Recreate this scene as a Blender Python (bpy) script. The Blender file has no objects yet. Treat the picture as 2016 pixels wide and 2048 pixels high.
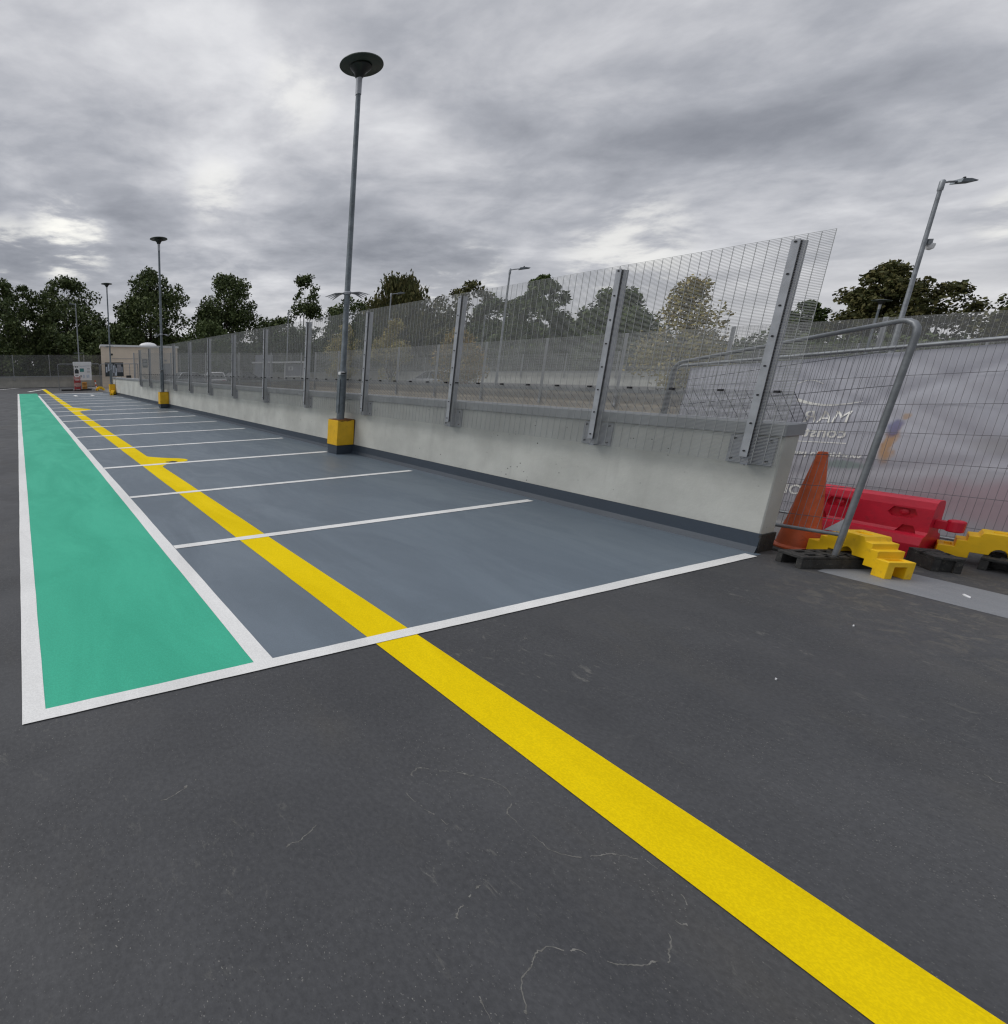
import bpy, bmesh, math, random
import numpy as np
from mathutils import Vector, Matrix
R = math.radians
C = bpy.context.scene.collection
sc = bpy.context.scene
random.seed(7)

# ------------------------------------------------------------------ node helpers
class NT:
    def __init__(s, tree): s.t = tree; s.n = tree.nodes; s.l = tree.links
    def add(s, typ, **kw):
        n = s.n.new(typ)
        for k, v in kw.items():
            if k.startswith('i_'):
                key = k[2:]
                key = int(key) if key.isdigit() else key.replace('_', ' ')
                s.put(n.inputs[key], v)
            else: setattr(n, k, v)
        return n
    def put(s, sock, v):
        if isinstance(v, bpy.types.NodeSocket): s.l.new(v, sock)
        elif isinstance(v, tuple) and len(v) == 3 and sock.type == 'RGBA': sock.default_value = (*v, 1)
        else: sock.default_value = v
    def math(s, op, a, b=None, c=None, clamp=False):
        n = s.n.new('ShaderNodeMath'); n.operation = op; n.use_clamp = clamp
        s.put(n.inputs[0], a)
        if b is not None: s.put(n.inputs[1], b)
        if c is not None: s.put(n.inputs[2], c)
        return n.outputs[0]
    def mix(s, f, a, b, blend='MIX'):
        n = s.n.new('ShaderNodeMix'); n.data_type = 'RGBA'; n.blend_type = blend
        s.put(n.inputs[0], f); s.put(n.inputs[6], a); s.put(n.inputs[7], b)
        return n.outputs[2]
    def noise(s, vec, scale, detail=4, rough=.5, dist=0.0):
        n = s.n.new('ShaderNodeTexNoise')
        s.put(n.inputs['Vector'], vec); n.inputs['Scale'].default_value = scale
        n.inputs['Detail'].default_value = detail; n.inputs['Roughness'].default_value = rough
        n.inputs['Distortion'].default_value = dist
        return n.outputs[0]
    def rng(s, v, a, b, lo=0.0, hi=1.0, smooth=True):
        n = s.n.new('ShaderNodeMapRange'); n.interpolation_type = 'SMOOTHSTEP' if smooth else 'LINEAR'
        s.put(n.inputs[0], v)
        n.inputs[1].default_value = a; n.inputs[2].default_value = b
        n.inputs[3].default_value = lo; n.inputs[4].default_value = hi
        return n.outputs[0]
    def scale(s, vec, v):
        n = s.n.new('ShaderNodeMapping'); s.put(n.inputs[0], vec); n.inputs[3].default_value = v
        return n.outputs[0]

def new_mat(name):
    m = bpy.data.materials.new(name); m.use_nodes = True
    t = NT(m.node_tree); b = t.n['Principled BSDF']
    return m, t, b

def plain(name, col, rough=.6, metal=0.0, var=.12, vscale=6.0, bump=0.0, bscale=60.0, spec=.5, dirt=None):
    m, t, b = new_mat(name)
    co = t.add('ShaderNodeTexCoord').outputs['Object']
    n = t.noise(co, vscale, 5, .6)
    lo = tuple(c * (1 - var) for c in col); hi = tuple(min(1, c * (1 + var)) for c in col)
    c = t.mix(t.rng(n, .3, .7), lo, hi)
    if dirt:
        d = t.noise(co, vscale * 2.3, 6, .65)
        c = t.mix(t.rng(d, .56, .72, 0, dirt[1]), c, dirt[0])
    t.put(b.inputs['Base Color'], c)
    b.inputs['Roughness'].default_value = rough; b.inputs['Metallic'].default_value = metal
    b.inputs['Specular IOR Level'].default_value = spec
    if bump:
        bn = t.add('ShaderNodeBump', i_Strength=bump, i_Distance=.01)
        t.put(bn.inputs['Height'], t.noise(co, bscale, 4, .6)); t.put(b.inputs['Normal'], bn.outputs[0])
    return m

# ------------------------------------------------------------------ mesh builder
class MB:
    def __init__(s): s.v = []; s.f = []; s.m = []
    def quadbox(s, P, mi=0):
        o = len(s.v); s.v += [tuple(p) for p in P]
        for q in ((0,3,2,1),(4,5,6,7),(0,1,5,4),(1,2,6,5),(2,3,7,6),(3,0,4,7)):
            s.f.append(tuple(o+i for i in q)); s.m.append(mi)
        return s
    def box(s, x0, x1, y0, y1, z0, z1, mi=0):
        return s.quadbox([(x0,y0,z0),(x1,y0,z0),(x1,y1,z0),(x0,y1,z0),(x0,y0,z1),(x1,y0,z1),(x1,y1,z1),(x0,y1,z1)], mi)
    def bar(s, a, b, r, n=4, mi=0, r2=None, caps=True):
        a = Vector(a); b = Vector(b); d = (b-a).normalized(); r2 = r if r2 is None else r2
        u = d.orthogonal().normalized()
        if abs(d.z) < .9: u = d.cross(Vector((0,0,1))).normalized()
        else: u = d.cross(Vector((0,1,0))).normalized()
        w = d.cross(u); o = len(s.v)
        for k in range(n):
            t = 2*math.pi*(k+.5)/n; s.v.append(tuple(a + (u*math.cos(t)+w*math.sin(t))*r))
        for k in range(n):
            t = 2*math.pi*(k+.5)/n; s.v.append(tuple(b + (u*math.cos(t)+w*math.sin(t))*r2))
        for k in range(n):
            j = (k+1) % n; s.f.append((o+k, o+j, o+n+j, o+n+k)); s.m.append(mi)
        if caps:
            s.f.append(tuple(o+k for k in reversed(range(n)))); s.m.append(mi)
            s.f.append(tuple(o+n+k for k in range(n))); s.m.append(mi)
        return s
    def tube(s, pts, r, n=8, mi=0):
        pts = [Vector(p) for p in pts]; o = len(s.v); prev = None
        rr = r if isinstance(r, (list, tuple)) else [r]*len(pts)
        for i, p in enumerate(pts):
            d = (pts[min(i+1, len(pts)-1)] - pts[max(i-1, 0)]).normalized()
            if prev is None: u = d.orthogonal().normalized()
            else: u = (prev - d*prev.dot(d)).normalized()
            prev = u; w = d.cross(u)
            for k in range(n):
                t = 2*math.pi*k/n; s.v.append(tuple(p + (u*math.cos(t)+w*math.sin(t))*rr[i]))
        for i in range(len(pts)-1):
            for k in range(n):
                j = (k+1) % n; a = o+i*n
                s.f.append((a+k, a+j, a+n+j, a+n+k)); s.m.append(mi)
        s.f.append(tuple(o+k for k in reversed(range(n)))); s.m.append(mi)
        e = o+(len(pts)-1)*n; s.f.append(tuple(e+k for k in range(n))); s.m.append(mi)
        return s
    def lathe(s, prof, c=(0,0,0), n=24, mi=0, sx=1, sy=1):
        o = len(s.v)
        for r, z in prof:
            for k in range(n):
                t = 2*math.pi*k/n; s.v.append((c[0]+r*math.cos(t)*sx, c[1]+r*math.sin(t)*sy, c[2]+z))
        for i in range(len(prof)-1):
            for k in range(n):
                j = (k+1) % n; a = o+i*n; s.f.append((a+k, a+j, a+n+j, a+n+k)); s.m.append(mi)
        if prof[0][0] > 1e-4: s.f.append(tuple(o+k for k in reversed(range(n)))); s.m.append(mi)
        if prof[-1][0] > 1e-4:
            e = o+(len(prof)-1)*n; s.f.append(tuple(e+k for k in range(n))); s.m.append(mi)
        return s
    def prism(s, poly, y0, y1, fn=None, mi=0):
        """poly of (s,z), extruded between y0 and y1"""
        fn = fn or (lambda a, y, z: (a, y, z)); n = len(poly); o = len(s.v)
        s.v += [fn(a, y0, z) for a, z in poly] + [fn(a, y1, z) for a, z in poly]
        s.f.append(tuple(o+k for k in range(n))); s.m.append(mi)
        s.f.append(tuple(o+n+k for k in reversed(range(n)))); s.m.append(mi)
        for k in range(n):
            j = (k+1) % n; s.f.append((o+j, o+k, o+n+k, o+n+j)); s.m.append(mi)
        return s
    def poly(s, pts, mi=0):
        o = len(s.v); s.v += [tuple(p) for p in pts]; s.f.append(tuple(range(o, o+len(pts)))); s.m.append(mi); return s
    def mesh(s, name):
        me = bpy.data.meshes.new(name); me.from_pydata(s.v, [], s.f)
        me.polygons.foreach_set('material_index', s.m); me.update(); return me
    def build(s, name, mats, parent=None, loc=(0,0,0), rotz=0, smooth=None, bevel=0, seg=2, fix=False):
        me = s.mesh(name)
        if fix or bevel:
            bm = bmesh.new(); bm.from_mesh(me)
            bmesh.ops.remove_doubles(bm, verts=bm.verts, dist=1e-5)
            bmesh.ops.recalc_face_normals(bm, faces=bm.faces)
            if bevel:
                es = [e for e in bm.edges if len(e.link_faces) == 2 and e.calc_face_angle(0) > R(28)]
                bmesh.ops.bevel(bm, geom=es, offset=bevel, segments=seg, affect='EDGES', profile=.6, clamp_overlap=True)
            bm.to_mesh(me); bm.free()
        return link(name, me, mats, parent, loc, rotz, smooth)

def link(name, me, mats, parent=None, loc=(0,0,0), rotz=0, smooth=None):
    for m in (mats if isinstance(mats, (list, tuple)) else [mats]): me.materials.append(m)
    o = bpy.data.objects.new(name, me); C.objects.link(o)
    o.location = loc; o.rotation_euler = (0, 0, rotz)
    if parent: o.parent = parent
    if smooth is not None:
        me.polygons.foreach_set('use_smooth', [True]*len(me.polygons))
        if smooth < 180 and hasattr(me, 'set_sharp_from_angle'): me.set_sharp_from_angle(angle=R(smooth))
    return o

def tag(o, label, cat, group=None):
    o['label'] = label; o['category'] = cat
    if group: o['group'] = group
    return o
def thing(name, label, cat, loc=(0,0,0), rotz=0, group=None):
    o = bpy.data.objects.new(name, None); C.objects.link(o); o.empty_display_size = .2
    o.location = loc; o.rotation_euler = (0, 0, rotz)
    return tag(o, label, cat, group)
def copy_tree(o, parent=None):
    c = o.copy(); C.objects.link(c)
    if parent: c.parent = parent
    for ch in [x for x in bpy.data.objects if x.parent == o]: copy_tree(ch, c)
    return c
def struct(name, mb, mat, **kw):
    o = mb.build(name, mat, **kw); o['kind'] = 'structure'; return o

# ------------------------------------------------------------------ camera
cam = bpy.data.cameras.new('camera'); cam_o = bpy.data.objects.new('camera', cam); C.objects.link(cam_o)
yaw, pit, rol = 0.338416, 0.234317, 0.0109668
FX, PX, PY = 992.337, 396.106, 974.10
cy, sy, cp, sp = math.cos(yaw), math.sin(yaw), math.cos(pit), math.sin(pit)
fw = Vector((sy*cp, cy*cp, -sp)); rt = Vector((cy, -sy, 0)); dn = fw.cross(rt)
r2 = rt*math.cos(rol) + dn*math.sin(rol); d2 = -rt*math.sin(rol) + dn*math.cos(rol)
M = Matrix((r2, -d2, -fw)).transposed().to_4x4(); M.translation = Vector((0, 0, 1.75))
cam_o.matrix_world = M
cam.sensor_width = 36; cam.sensor_fit = 'AUTO'; cam.lens = FX/2048*36
cam.shift_x = (1008-PX)/2048; cam.shift_y = (PY-1024)/2048
cam.clip_start = .05; cam.clip_end = 3000
sc.camera = cam_o

# ------------------------------------------------------------------ sky and sun
SUN_EL, SUN_AZ = R(44), R(-48)            # azimuth from +Y towards +X
w = bpy.data.worlds.new('World'); sc.world = w; w.use_nodes = True
t = NT(w.node_tree); t.n.clear()
sky = t.add('ShaderNodeTexSky', sky_type='NISHITA', sun_disc=False)
sky.sun_elevation = SUN_EL; sky.sun_rotation = SUN_AZ % (2*math.pi)
bg1 = t.add('ShaderNodeBackground', i_Strength=.1); t.l.new(sky.outputs[0], bg1.inputs[0])
gen = t.add('ShaderNodeTexCoord').outputs['Generated']
nv = t.add('ShaderNodeVectorMath', operation='NORMALIZE'); t.l.new(gen, nv.inputs[0]); d = nv.outputs[0]
sp_ = t.add('ShaderNodeSeparateXYZ'); t.l.new(d, sp_.inputs[0]); X, Y, Z = sp_.outputs
zc = t.math('MAXIMUM', Z, 0.0); zd = t.math('ADD', zc, .16)
cx_ = t.add('ShaderNodeCombineXYZ'); t.put(cx_.inputs[0], t.math('DIVIDE', X, zd)); t.put(cx_.inputs[1], t.math('DIVIDE', Y, zd))
cx_.inputs[2].default_value = 3.7
pc = cx_.outputs[0]
rot = t.add('ShaderNodeMapping'); t.put(rot.inputs[0], pc); rot.inputs[2].default_value = (0, 0, R(28)); rot.inputs[3].default_value = (1.0, 1.3, 1)
pc = rot.outputs[0]
nA = t.noise(pc, .80, 8, .54, .22); nB = t.noise(pc, 2.7, 9, .58, .2); nC = t.noise(pc, .26, 3, .5)
v = t.math('ADD', t.math('MULTIPLY', nA, .53), t.math('ADD', t.math('MULTIPLY', nB, .33), t.math('MULTIPLY', nC, .15)))
def spot(sd, deg, soft=2.2):
    dp = t.add('ShaderNodeVectorMath', operation='DOT_PRODUCT'); t.l.new(d, dp.inputs[0])
    q = Vector(sd).normalized(); dp.inputs[1].default_value = q
    return t.rng(dp.outputs['Value'], math.cos(R(deg*soft)), math.cos(R(deg*.2)))
# thicker and thinner parts of the cloud deck
for sd, deg, amt in (((.755,.602,.26), 12, -.035), ((.825,.46,.33), 14, -.012), ((.25,.85,.46), 16, -.025), ((.044,.933,.356), 9, -.035), ((.387,.886,.255), 8, -.03),
                     ((.52,.74,.42), 9, .03), ((.35,.89,.293), 4, .05), ((.2,.9,.4), 9, .03), ((.7,.55,.45), 7, .03), ((.95,.25,.25), 7, .02)):
    v = t.math('ADD', v, t.math('MULTIPLY', spot(sd, deg), amt))
ramp = t.add('ShaderNodeValToRGB'); t.l.new(v, ramp.inputs[0]); cr = ramp.color_ramp
cr.elements[0].position = .24; cr.elements[0].color = (.16, .17, .20, 1)
cr.elements[1].position = .68; cr.elements[1].color = (.80, .80, .815, 1)
for p_, c_ in ((.37, (.265, .277, .312)), (.458, (.38, .392, .43)), (.527, (.515, .522, .555)), (.594, (.655, .66, .685))):
    e = cr.elements.new(p_); e.color = (*c_, 1)
col = ramp.outputs[0]
hz = t.math('MULTIPLY', t.rng(Z, 0.02, .19, 1, 0), .5)
col = t.mix(hz, col, (.66, .655, .665))
for sd, deg, amt, thr in (((.107,.97,.218), 2.3, .85, .53), ((.085,.97,.205), 1.4, .6, .53), ((.965,.235,.142), 1.0, .55, .50), ((.836,.522,.155), 2.4, .45, .54), ((.71,.689,.135), 2.0, .5, .52), ((.01,.97,.2), 1.6, .6, .5), ((.452,.787,.419), 2.0, .3, .55), ((.35,.89,.30), 1.6, .4, .5)):
    k = t.math('MULTIPLY', spot(sd, deg), t.rng(t.math('ADD', t.math('MULTIPLY', nB, .6), t.math('MULTIPLY', nA, .4)), thr-.05, thr+.06))
    col = t.mix(t.math('MULTIPLY', k, amt), col, (.98, .965, .90))
sky_gain = t.math('MULTIPLY', t.rng(Z, .52, .95, 1, 1.85), t.rng(Y, -.75, .1, .62, 1))  # brighter zenith; unseen sky behind the camera dimmed to darken faces turned that way
vm = t.add('ShaderNodeVectorMath', operation='SCALE'); t.l.new(col, vm.inputs[0]); t.l.new(sky_gain, vm.inputs['Scale'])
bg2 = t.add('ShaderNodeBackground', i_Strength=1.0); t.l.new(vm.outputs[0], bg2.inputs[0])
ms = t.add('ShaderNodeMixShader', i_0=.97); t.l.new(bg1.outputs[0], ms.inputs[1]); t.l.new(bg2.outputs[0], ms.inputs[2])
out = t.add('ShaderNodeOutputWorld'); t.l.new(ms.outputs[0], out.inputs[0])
sun = bpy.data.lights.new('sun', 'SUN'); sun.energy = .95; sun.angle = R(28); sun.color = (1, .965, .91)
so = bpy.data.objects.new('sun', sun); C.objects.link(so)
sd = Vector((math.sin(SUN_AZ)*math.cos(SUN_EL), math.cos(SUN_AZ)*math.cos(SUN_EL), math.sin(SUN_EL)))
so.rotation_euler = sd.to_track_quat('Z', 'Y').to_euler(); so.location = sd*60
sc.view_settings.view_transform = 'Standard'; sc.view_settings.look = 'None'
sc.view_settings.exposure = .13; sc.view_settings.gamma = 1

# ------------------------------------------------------------------ materials
def asphalt(name, dark, light, warm, rough=.62, cracks=False):
    m, t, b = new_mat(name)
    co = t.add('ShaderNodeTexCoord').outputs['Object']
    c = t.mix(t.rng(t.noise(co, .55, 6, .6, .4), .36, .66), dark, light)
    c = t.mix(t.rng(t.noise(t.scale(co, (1, .45, 1)), .9, 5, .6, .8), .5, .72, 0, .65), c, warm)
    g = t.noise(co, 48, 5, .75); c = t.mix(t.rng(g, .30, .72, 0, 1), t.mix(.20, c, (0, 0, 0)), t.mix(.06, c, (.3, .3, .3)))
    patch = t.rng(t.noise(co, 1.1, 4, .6), .38, .62)
    wn = t.add('ShaderNodeTexNoise', i_Scale=75.0, i_Detail=2.0); t.put(wn.inputs['Vector'], co)
    wv = t.add('ShaderNodeVectorMath', operation='MULTIPLY_ADD'); t.l.new(wn.outputs['Color'], wv.inputs[0]); wv.inputs[1].default_value = (.012, .012, .012); t.put(wv.inputs[2], co); cw = wv.outputs[0]
    for vs, rad_, keep, colr, amt in ((170, .38, .90, (.30, .29, .27), .40), (100, .24, .955, (.40, .39, .35), .5), (47, .15, .95, (.30, .29, .26), .5), (85, .34, .90, (.025, .025, .028), .7)):
        vo = t.add('ShaderNodeTexVoronoi', i_Scale=float(vs)); t.put(vo.inputs['Vector'], cw)
        sx = t.add('ShaderNodeSeparateColor'); t.l.new(vo.outputs['Color'], sx.inputs[0])
        on = t.math('MULTIPLY', t.math('GREATER_THAN', sx.outputs[0], keep), t.rng(vo.outputs['Distance'], rad_*.6, rad_, 1, 0))
        c = t.mix(t.math('MULTIPLY', on, t.math('MULTIPLY', t.math('ADD', t.math('MULTIPLY', patch, .75), .25), amt)), c, colr)
    scf = t.noise(t.scale(co, (1, .55, 1)), 17, 6, .75, .6)
    c = t.mix(t.math('MULTIPLY', t.rng(scf, .57, .68), t.math('MULTIPLY', t.rng(t.noise(co, .8, 4, .6), .47, .62), .5)), c, (.19, .185, .165))
    sx = t.add('ShaderNodeSeparateXYZ'); t.put(sx.inputs[0], co)
    ex = t.math('DIVIDE', t.math('SUBTRACT', sx.outputs[0], 6.6), 1.9); ey = t.math('DIVIDE', t.math('SUBTRACT', sx.outputs[1], 1.2), 1.3)
    er = t.rng(t.math('ADD', t.math('MULTIPLY', ex, ex), t.math('MULTIPLY', ey, ey)), 0, 1, 1, 0)
    c = t.mix(t.math('MULTIPLY', t.math('MULTIPLY', er, t.rng(t.noise(co, 9, 7, .75, .8), .48, .66)), .55), c, (.17, .155, .125))   # swept-up dust by the wall end
    rub = t.noise(t.scale(co, (.5, .12, 1)), 1.3, 4, .6, .5)
    c = t.mix(t.rng(rub, .58, .75, 0, .4), c, tuple(x*.62 for x in dark))
    if cracks:
        n = t.noise(co, .85, 7, .58, .3)
        line = t.rng(t.math('ABSOLUTE', t.math('SUBTRACT', n, .535)), 0, .0030, 1, 0)
        brk = t.math('MULTIPLY', t.rng(t.noise(co, 2.3, 3, .6), .48, .6), t.rng(t.noise(co, 40, 2, .6), .4, .6))
        c = t.mix(t.math('MULTIPLY', t.math('MULTIPLY', line, brk), .5), c, (.27, .265, .24))
    t.put(b.inputs['Base Color'], c)
    t.put(b.inputs['Roughness'], t.rng(t.noise(co, 2.2, 5, .6), .3, .7, rough-.08, rough+.12))
    bn = t.add('ShaderNodeBump', i_Strength=.12, i_Distance=.004); t.put(bn.inputs['Height'], t.noise(co, 60, 5, .8)); t.put(b.inputs['Normal'], bn.outputs[0])
    return m
A_DECK = asphalt('deck_asphalt', (.043, .045, .050), (.064, .066, .071), (.070, .067, .061))
A_FAR = plain('weathered_deck', (.19, .185, .18), .8, var=.25, vscale=.4, dirt=((.10, .10, .10), .5))

def floor_paint(name, col, rough, worn=.25, streak=(1, .35, 1), dark=(.05, .05, .05), spec=.5):
    m, t, b = new_mat(name); b.inputs['Specular IOR Level'].default_value = spec
    co = t.add('ShaderNodeTexCoord').outputs['Object']
    n = t.noise(t.scale(co, streak), 1.6, 7, .62, .6)
    c = t.mix(t.rng(n, .30, .70), tuple(x*.90 for x in col), tuple(min(.95, x*1.07) for x in col))
    n2 = t.noise(t.scale(co, (.35, 2.2, 1)), 2.6, 6, .65, .8)
    c = t.mix(t.rng(n2, .56, .74, 0, worn), c, tuple(x*.55+y*.3 for x, y in zip(col, dark)))
    n4 = t.noise(t.scale(co, (.5, 1.6, 1)), 5.5, 6, .7, 1.2)
    c = t.mix(t.rng(n4, .58, .72, 0, worn*.7), c, tuple(min(.9, x*1.35+.02) for x in col))
    n3 = t.noise(co, 120, 3, .7)
    c = t.mix(t.rng(n3, .38, .66, 0, 1), t.mix(.14, c, (0, 0, 0)), c)
    t.put(b.inputs['Base Color'], c)
    t.put(b.inputs['Roughness'], t.rng(n, .3, .7, rough+.1, rough-.08))
    bn = t.add('ShaderNodeBump', i_Strength=.10, i_Distance=.003); t.put(bn.inputs['Height'], t.noise(co, 60, 5, .8)); t.put(b.inputs['Normal'], bn.outputs[0])
    return m
P_BAY = floor_paint('bay_blue_grey', (.140, .178, .218), .44, .22)
P_GREEN = floor_paint('lane_green', (.056, .48, .310), .65, .05, spec=.25)
P_YEL = floor_paint('line_yellow', (.90, .655, .0005), .75, .07, spec=.08)
P_WHITE = floor_paint('line_white', (.87, .87, .85), .55, .10)
P_STRIP = floor_paint('strip_grey', (.25, .262, .28), .55, .5)
P_SKIRT = floor_paint('upstand_blue', (.045, .062, .085), .42, .4)

def concrete(name, col, drip=.5):
    m, t, b = new_mat(name)
    co = t.add('ShaderNodeTexCoord').outputs['Object']
    c = t.mix(t.rng(t.noise(co, 1.4, 6, .6), .3, .7), tuple(x*.86 for x in col), tuple(x*1.1 for x in col))
    dr = t.noise(t.scale(co, (3, 3, .35)), 2.6, 6, .62, .3)
    c = t.mix(t.rng(dr, .56, .74, 0, drip), c, tuple(x*.55 for x in col))
    vo = t.add('ShaderNodeTexVoronoi', i_Scale=17.0); t.put(vo.inputs['Vector'], co)
    keep = t.rng(t.noise(co, 4.3, 3, .6), .56, .66)
    c = t.mix(t.math('MULTIPLY', t.rng(vo.outputs['Distance'], .11, .17, 1, 0), keep), c, (.06, .06, .058))
    t.put(b.inputs['Base Color'], c); b.inputs['Roughness'].default_value = .8
    bn = t.add('ShaderNodeBump', i_Strength=.25, i_Distance=.01); t.put(bn.inputs['Height'], t.noise(co, 22, 5, .65)); t.put(b.inputs['Normal'], bn.outputs[0])
    return m
CONC = concrete('parapet_concrete', (.57, .58, .54), .18)
CONC_T = concrete('ramp_concrete', (.47, .42, .345), .35)
CONC_L = concrete('end_concrete', (.42, .41, .37), .6)
GALV = plain('galvanised_steel', (.37, .385, .42), .48, .55, .14, 9)
GALV_L = plain('galvanised_bright', (.42, .435, .465), .42, .55, .12, 9)
WIRE = plain('mesh_wire', (.39, .40, .40), .5, .5, .1, 3)
WIRE_D = plain('heras_wire', (.12, .125, .14), .5, .4, .1, 3)
WIRE_H = plain('heras_upright_wire', (.26, .265, .29), .5, .4, .1, 3)
COPING = plain('coping_metal', (.33, .345, .36), .5, .3, .08, 3)
DARK = plain('dark_bolt', (.025, .025, .028), .5, .3, .1, 20)
POLE = plain('lamp_pole_grey', (.17, .195, .215), .45, .5, .22, 7, dirt=((.30, .31, .31), .5))
HERAS = plain('tube_galvanised', (.24, .255, .27), .45, .5, .2, 7)
POLE_G = plain('pole_galvanised', (.27, .29, .31), .45, .5, .2, 7)
BLACK = plain('black_metal', (.018, .02, .02), .4, 0, .1, 5)
LENSM = plain('lamp_canopy', (.045, .062, .052), .35, .2, .1, 5)
RUBBER = plain('black_rubber', (.032, .032, .031), .8, 0, .35, 14, .4, 60, dirt=((.13, .12, .10), .6))
YEL_BOX = plain('yellow_paint_steel', (.80, .47, .010), .45, 0, .07, 5, dirt=((.30, .13, .03), .35))
RUST = plain('rusty_edge', (.14, .055, .022), .85, 0, .5, 20, .4, 70)
YEL_PL = plain('yellow_plastic', (.93, .57, .008), .45, 0, .07, 6, .12, 40, dirt=((.45, .25, .03), .45))
RED_PL = plain('red_plastic', (.66, .014, .045), .42, 0, .12, 5, .12, 30, dirt=((.36, .02, .04), .5))
ORANGE = plain('cone_orange', (.58, .11, .032), .5, 0, .14, 7, .1, 30, dirt=((.18, .035, .02), .5))
WHITE = plain('white_panel', (.78, .79, .80), .5, 0, .04, 3)
CREAM = plain('cream_render', (.80, .69, .56), .75, 0, .05, 1.2, dirt=((.62, .54, .46), .4))
INK = plain('dark_print', (.03, .04, .045), .6)
TEAL = plain('teal_print', (.06, .24, .23), .6)
PALEBLUE = plain('pale_blue_print', (.56, .62, .70), .6)
GREYP = plain('grey_print', (.33, .33, .35), .6)
HOARD = plain('lilac_hoarding', (.33, .34, .39), .7)
GLASSD = plain('dark_glass', (.03, .035, .04), .1, 0, .05, 3, spec=.8)
TYRE = plain('tyre', (.02, .02, .02), .85)
BARK = plain('bark', (.055, .045, .035), .9, 0, .3, 8, .6, 20)
EARTH = plain('earth_ground', (.05, .055, .03), .95, 0, .4, .3)

def leafmat(name, cols):
    m, t, b = new_mat(name)
    ri = t.add('ShaderNodeNewGeometry').outputs['Random Per Island']
    rp = t.add('ShaderNodeValToRGB'); t.l.new(ri, rp.inputs[0]); e = rp.color_ramp
    e.elements[0].color = (*cols[0], 1); e.elements[1].color = (*cols[-1], 1)
    for i, c in enumerate(cols[1:-1]): q = e.elements.new((i+1)/(len(cols)-1)); q.color = (*c, 1)
    t.l.new(rp.outputs[0], b.inputs['Base Color']); b.inputs['Roughness'].default_value = .65
    b.inputs['Specular IOR Level'].default_value = .25
    return m
L_DARK = leafmat('leaf_dark', [(.036, .056, .019), (.074, .104, .036), (.13, .16, .058)])
L_GREEN = leafmat('leaf_green', [(.045, .072, .022), (.085, .12, .038), (.13, .165, .06)])
L_BROWN = leafmat('leaf_brownish', [(.045, .052, .018), (.085, .09, .032), (.14, .125, .045), (.065, .085, .028)])
L_TAN = leafmat('leaf_tan', [(.24, .19, .055), (.36, .30, .11), (.20, .20, .06), (.44, .36, .15)])
L_GOLD = leafmat('leaf_gold', [(.40, .24, .05), (.28, .22, .075), (.17, .17, .06)])

# ------------------------------------------------------------------ ground, deck, markings
struct('ground', MB().poly([(-900,-900,-6),(900,-900,-6),(900,900,-6),(-900,900,-6)]), EARTH)
WX0, WX1 = 6.44, 6.67            # parapet wall faces
VX = 19.3; VY = 31.5; RY = 1.9   # ramp opening
mb = MB()
for x0, x1, y0, y1, mi in ((-45, WX1-.01, -14, 56, 0), (WX1-.01, VX, -14, RY, 0), (VX, 46.6, -14, 56, 1), (WX1-.01, VX, VY, 56, 1)):
    mb.poly([(x0,y0,0),(x1,y0,0),(x1,y1,0),(x0,y1,0)], mi)
deck = struct('parking_deck', mb, [A_DECK, A_FAR])
struct('deck_slab', MB().box(-45, 46.6, 56, 56.4, -.6, -.02), CONC_L)
mb = MB(); mb.poly([(WX1,RY,0),(VX,RY,0),(VX,22,-2.6),(WX1,22,-2.6)]); mb.poly([(WX1,22,-2.6),(VX,22,-2.6),(VX,VY,-2.6),(WX1,VY,-2.6)])
struct('ramp', mb, [A_FAR])
def sheet(name, rects, z, mat):
    m = MB()
    for x0, x1, y0, y1 in rects: m.poly([(x0,y0,z),(x1,y0,z),(x1,y1,z),(x0,y1,z)])
    return struct(name, m, mat)
def wobbly(name, x0, x1, y0, y1, z, mat, along, step=.12, amp=.0035, seed=0):
    """a hand-rolled stripe: its two long edges wander by a few millimetres"""
    rnd = random.Random(seed); m = MB(); L0, L1 = (y0, y1) if along == 'y' else (x0, x1)
    n = max(2, min(200, int((L1-L0)/step))); a = []; b = []; wa = wb = 0
    for i in range(n+1):
        s = L0+(L1-L0)*i/n; wa = wa*.7+rnd.uniform(-amp, amp)*.6; wb = wb*.7+rnd.uniform(-amp, amp)*.6
        if along == 'y': a.append((x0+wa, s, z)); b.append((x1+wb, s, z))
        else: a.append((s, y0+wa, z)); b.append((s, y1+wb, z))
    for i in range(n):
        q = [a[i], b[i], b[i+1], a[i+1]] if along == 'y' else [a[i], a[i+1], b[i+1], b[i]]
        m.poly(q)
    return struct(name, m, mat)
F0 = 2.345
sheet('bay_floor', [(1.25, 6.42, F0+.02, 39.5)], .0012, P_BAY)
sheet('green_lane', [(-.06, 1.27, F0+.03, 41.0)], .0022, P_GREEN)
wobbly('yellow_line', 2.035, 2.368, -1.5, 50.3, .0032, P_YEL, 'y', .2, .004, 3)
wobbly('white_edge_line', -.132, -.016, F0, 41.0, .0042, P_WHITE, 'y', .15, .003, 1)
wobbly('white_lane_line', 1.204, 1.332, F0+.05, 37.2, .0042, P_WHITE, 'y', .15, .003, 2)
wobbly('white_front_line', -.128, 6.30, F0, F0+.085, .0062, P_WHITE, 'x', .12, .003, 4)
bayY = [4.53, 6.67, 8.93, 11.17, 13.48, 15.75, 17.95, 20.15, 22.35, 24.6, 27.0, 29.4, 31.9, 34.3, 36.6]
bayX = [6.27, 6.24, 6.05, 6.24, 6.24, 6.24, 6.24, 6.24, 6.05, 6.24, 6.24, 6.24, 6.24, 6.24, 6.05]
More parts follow.
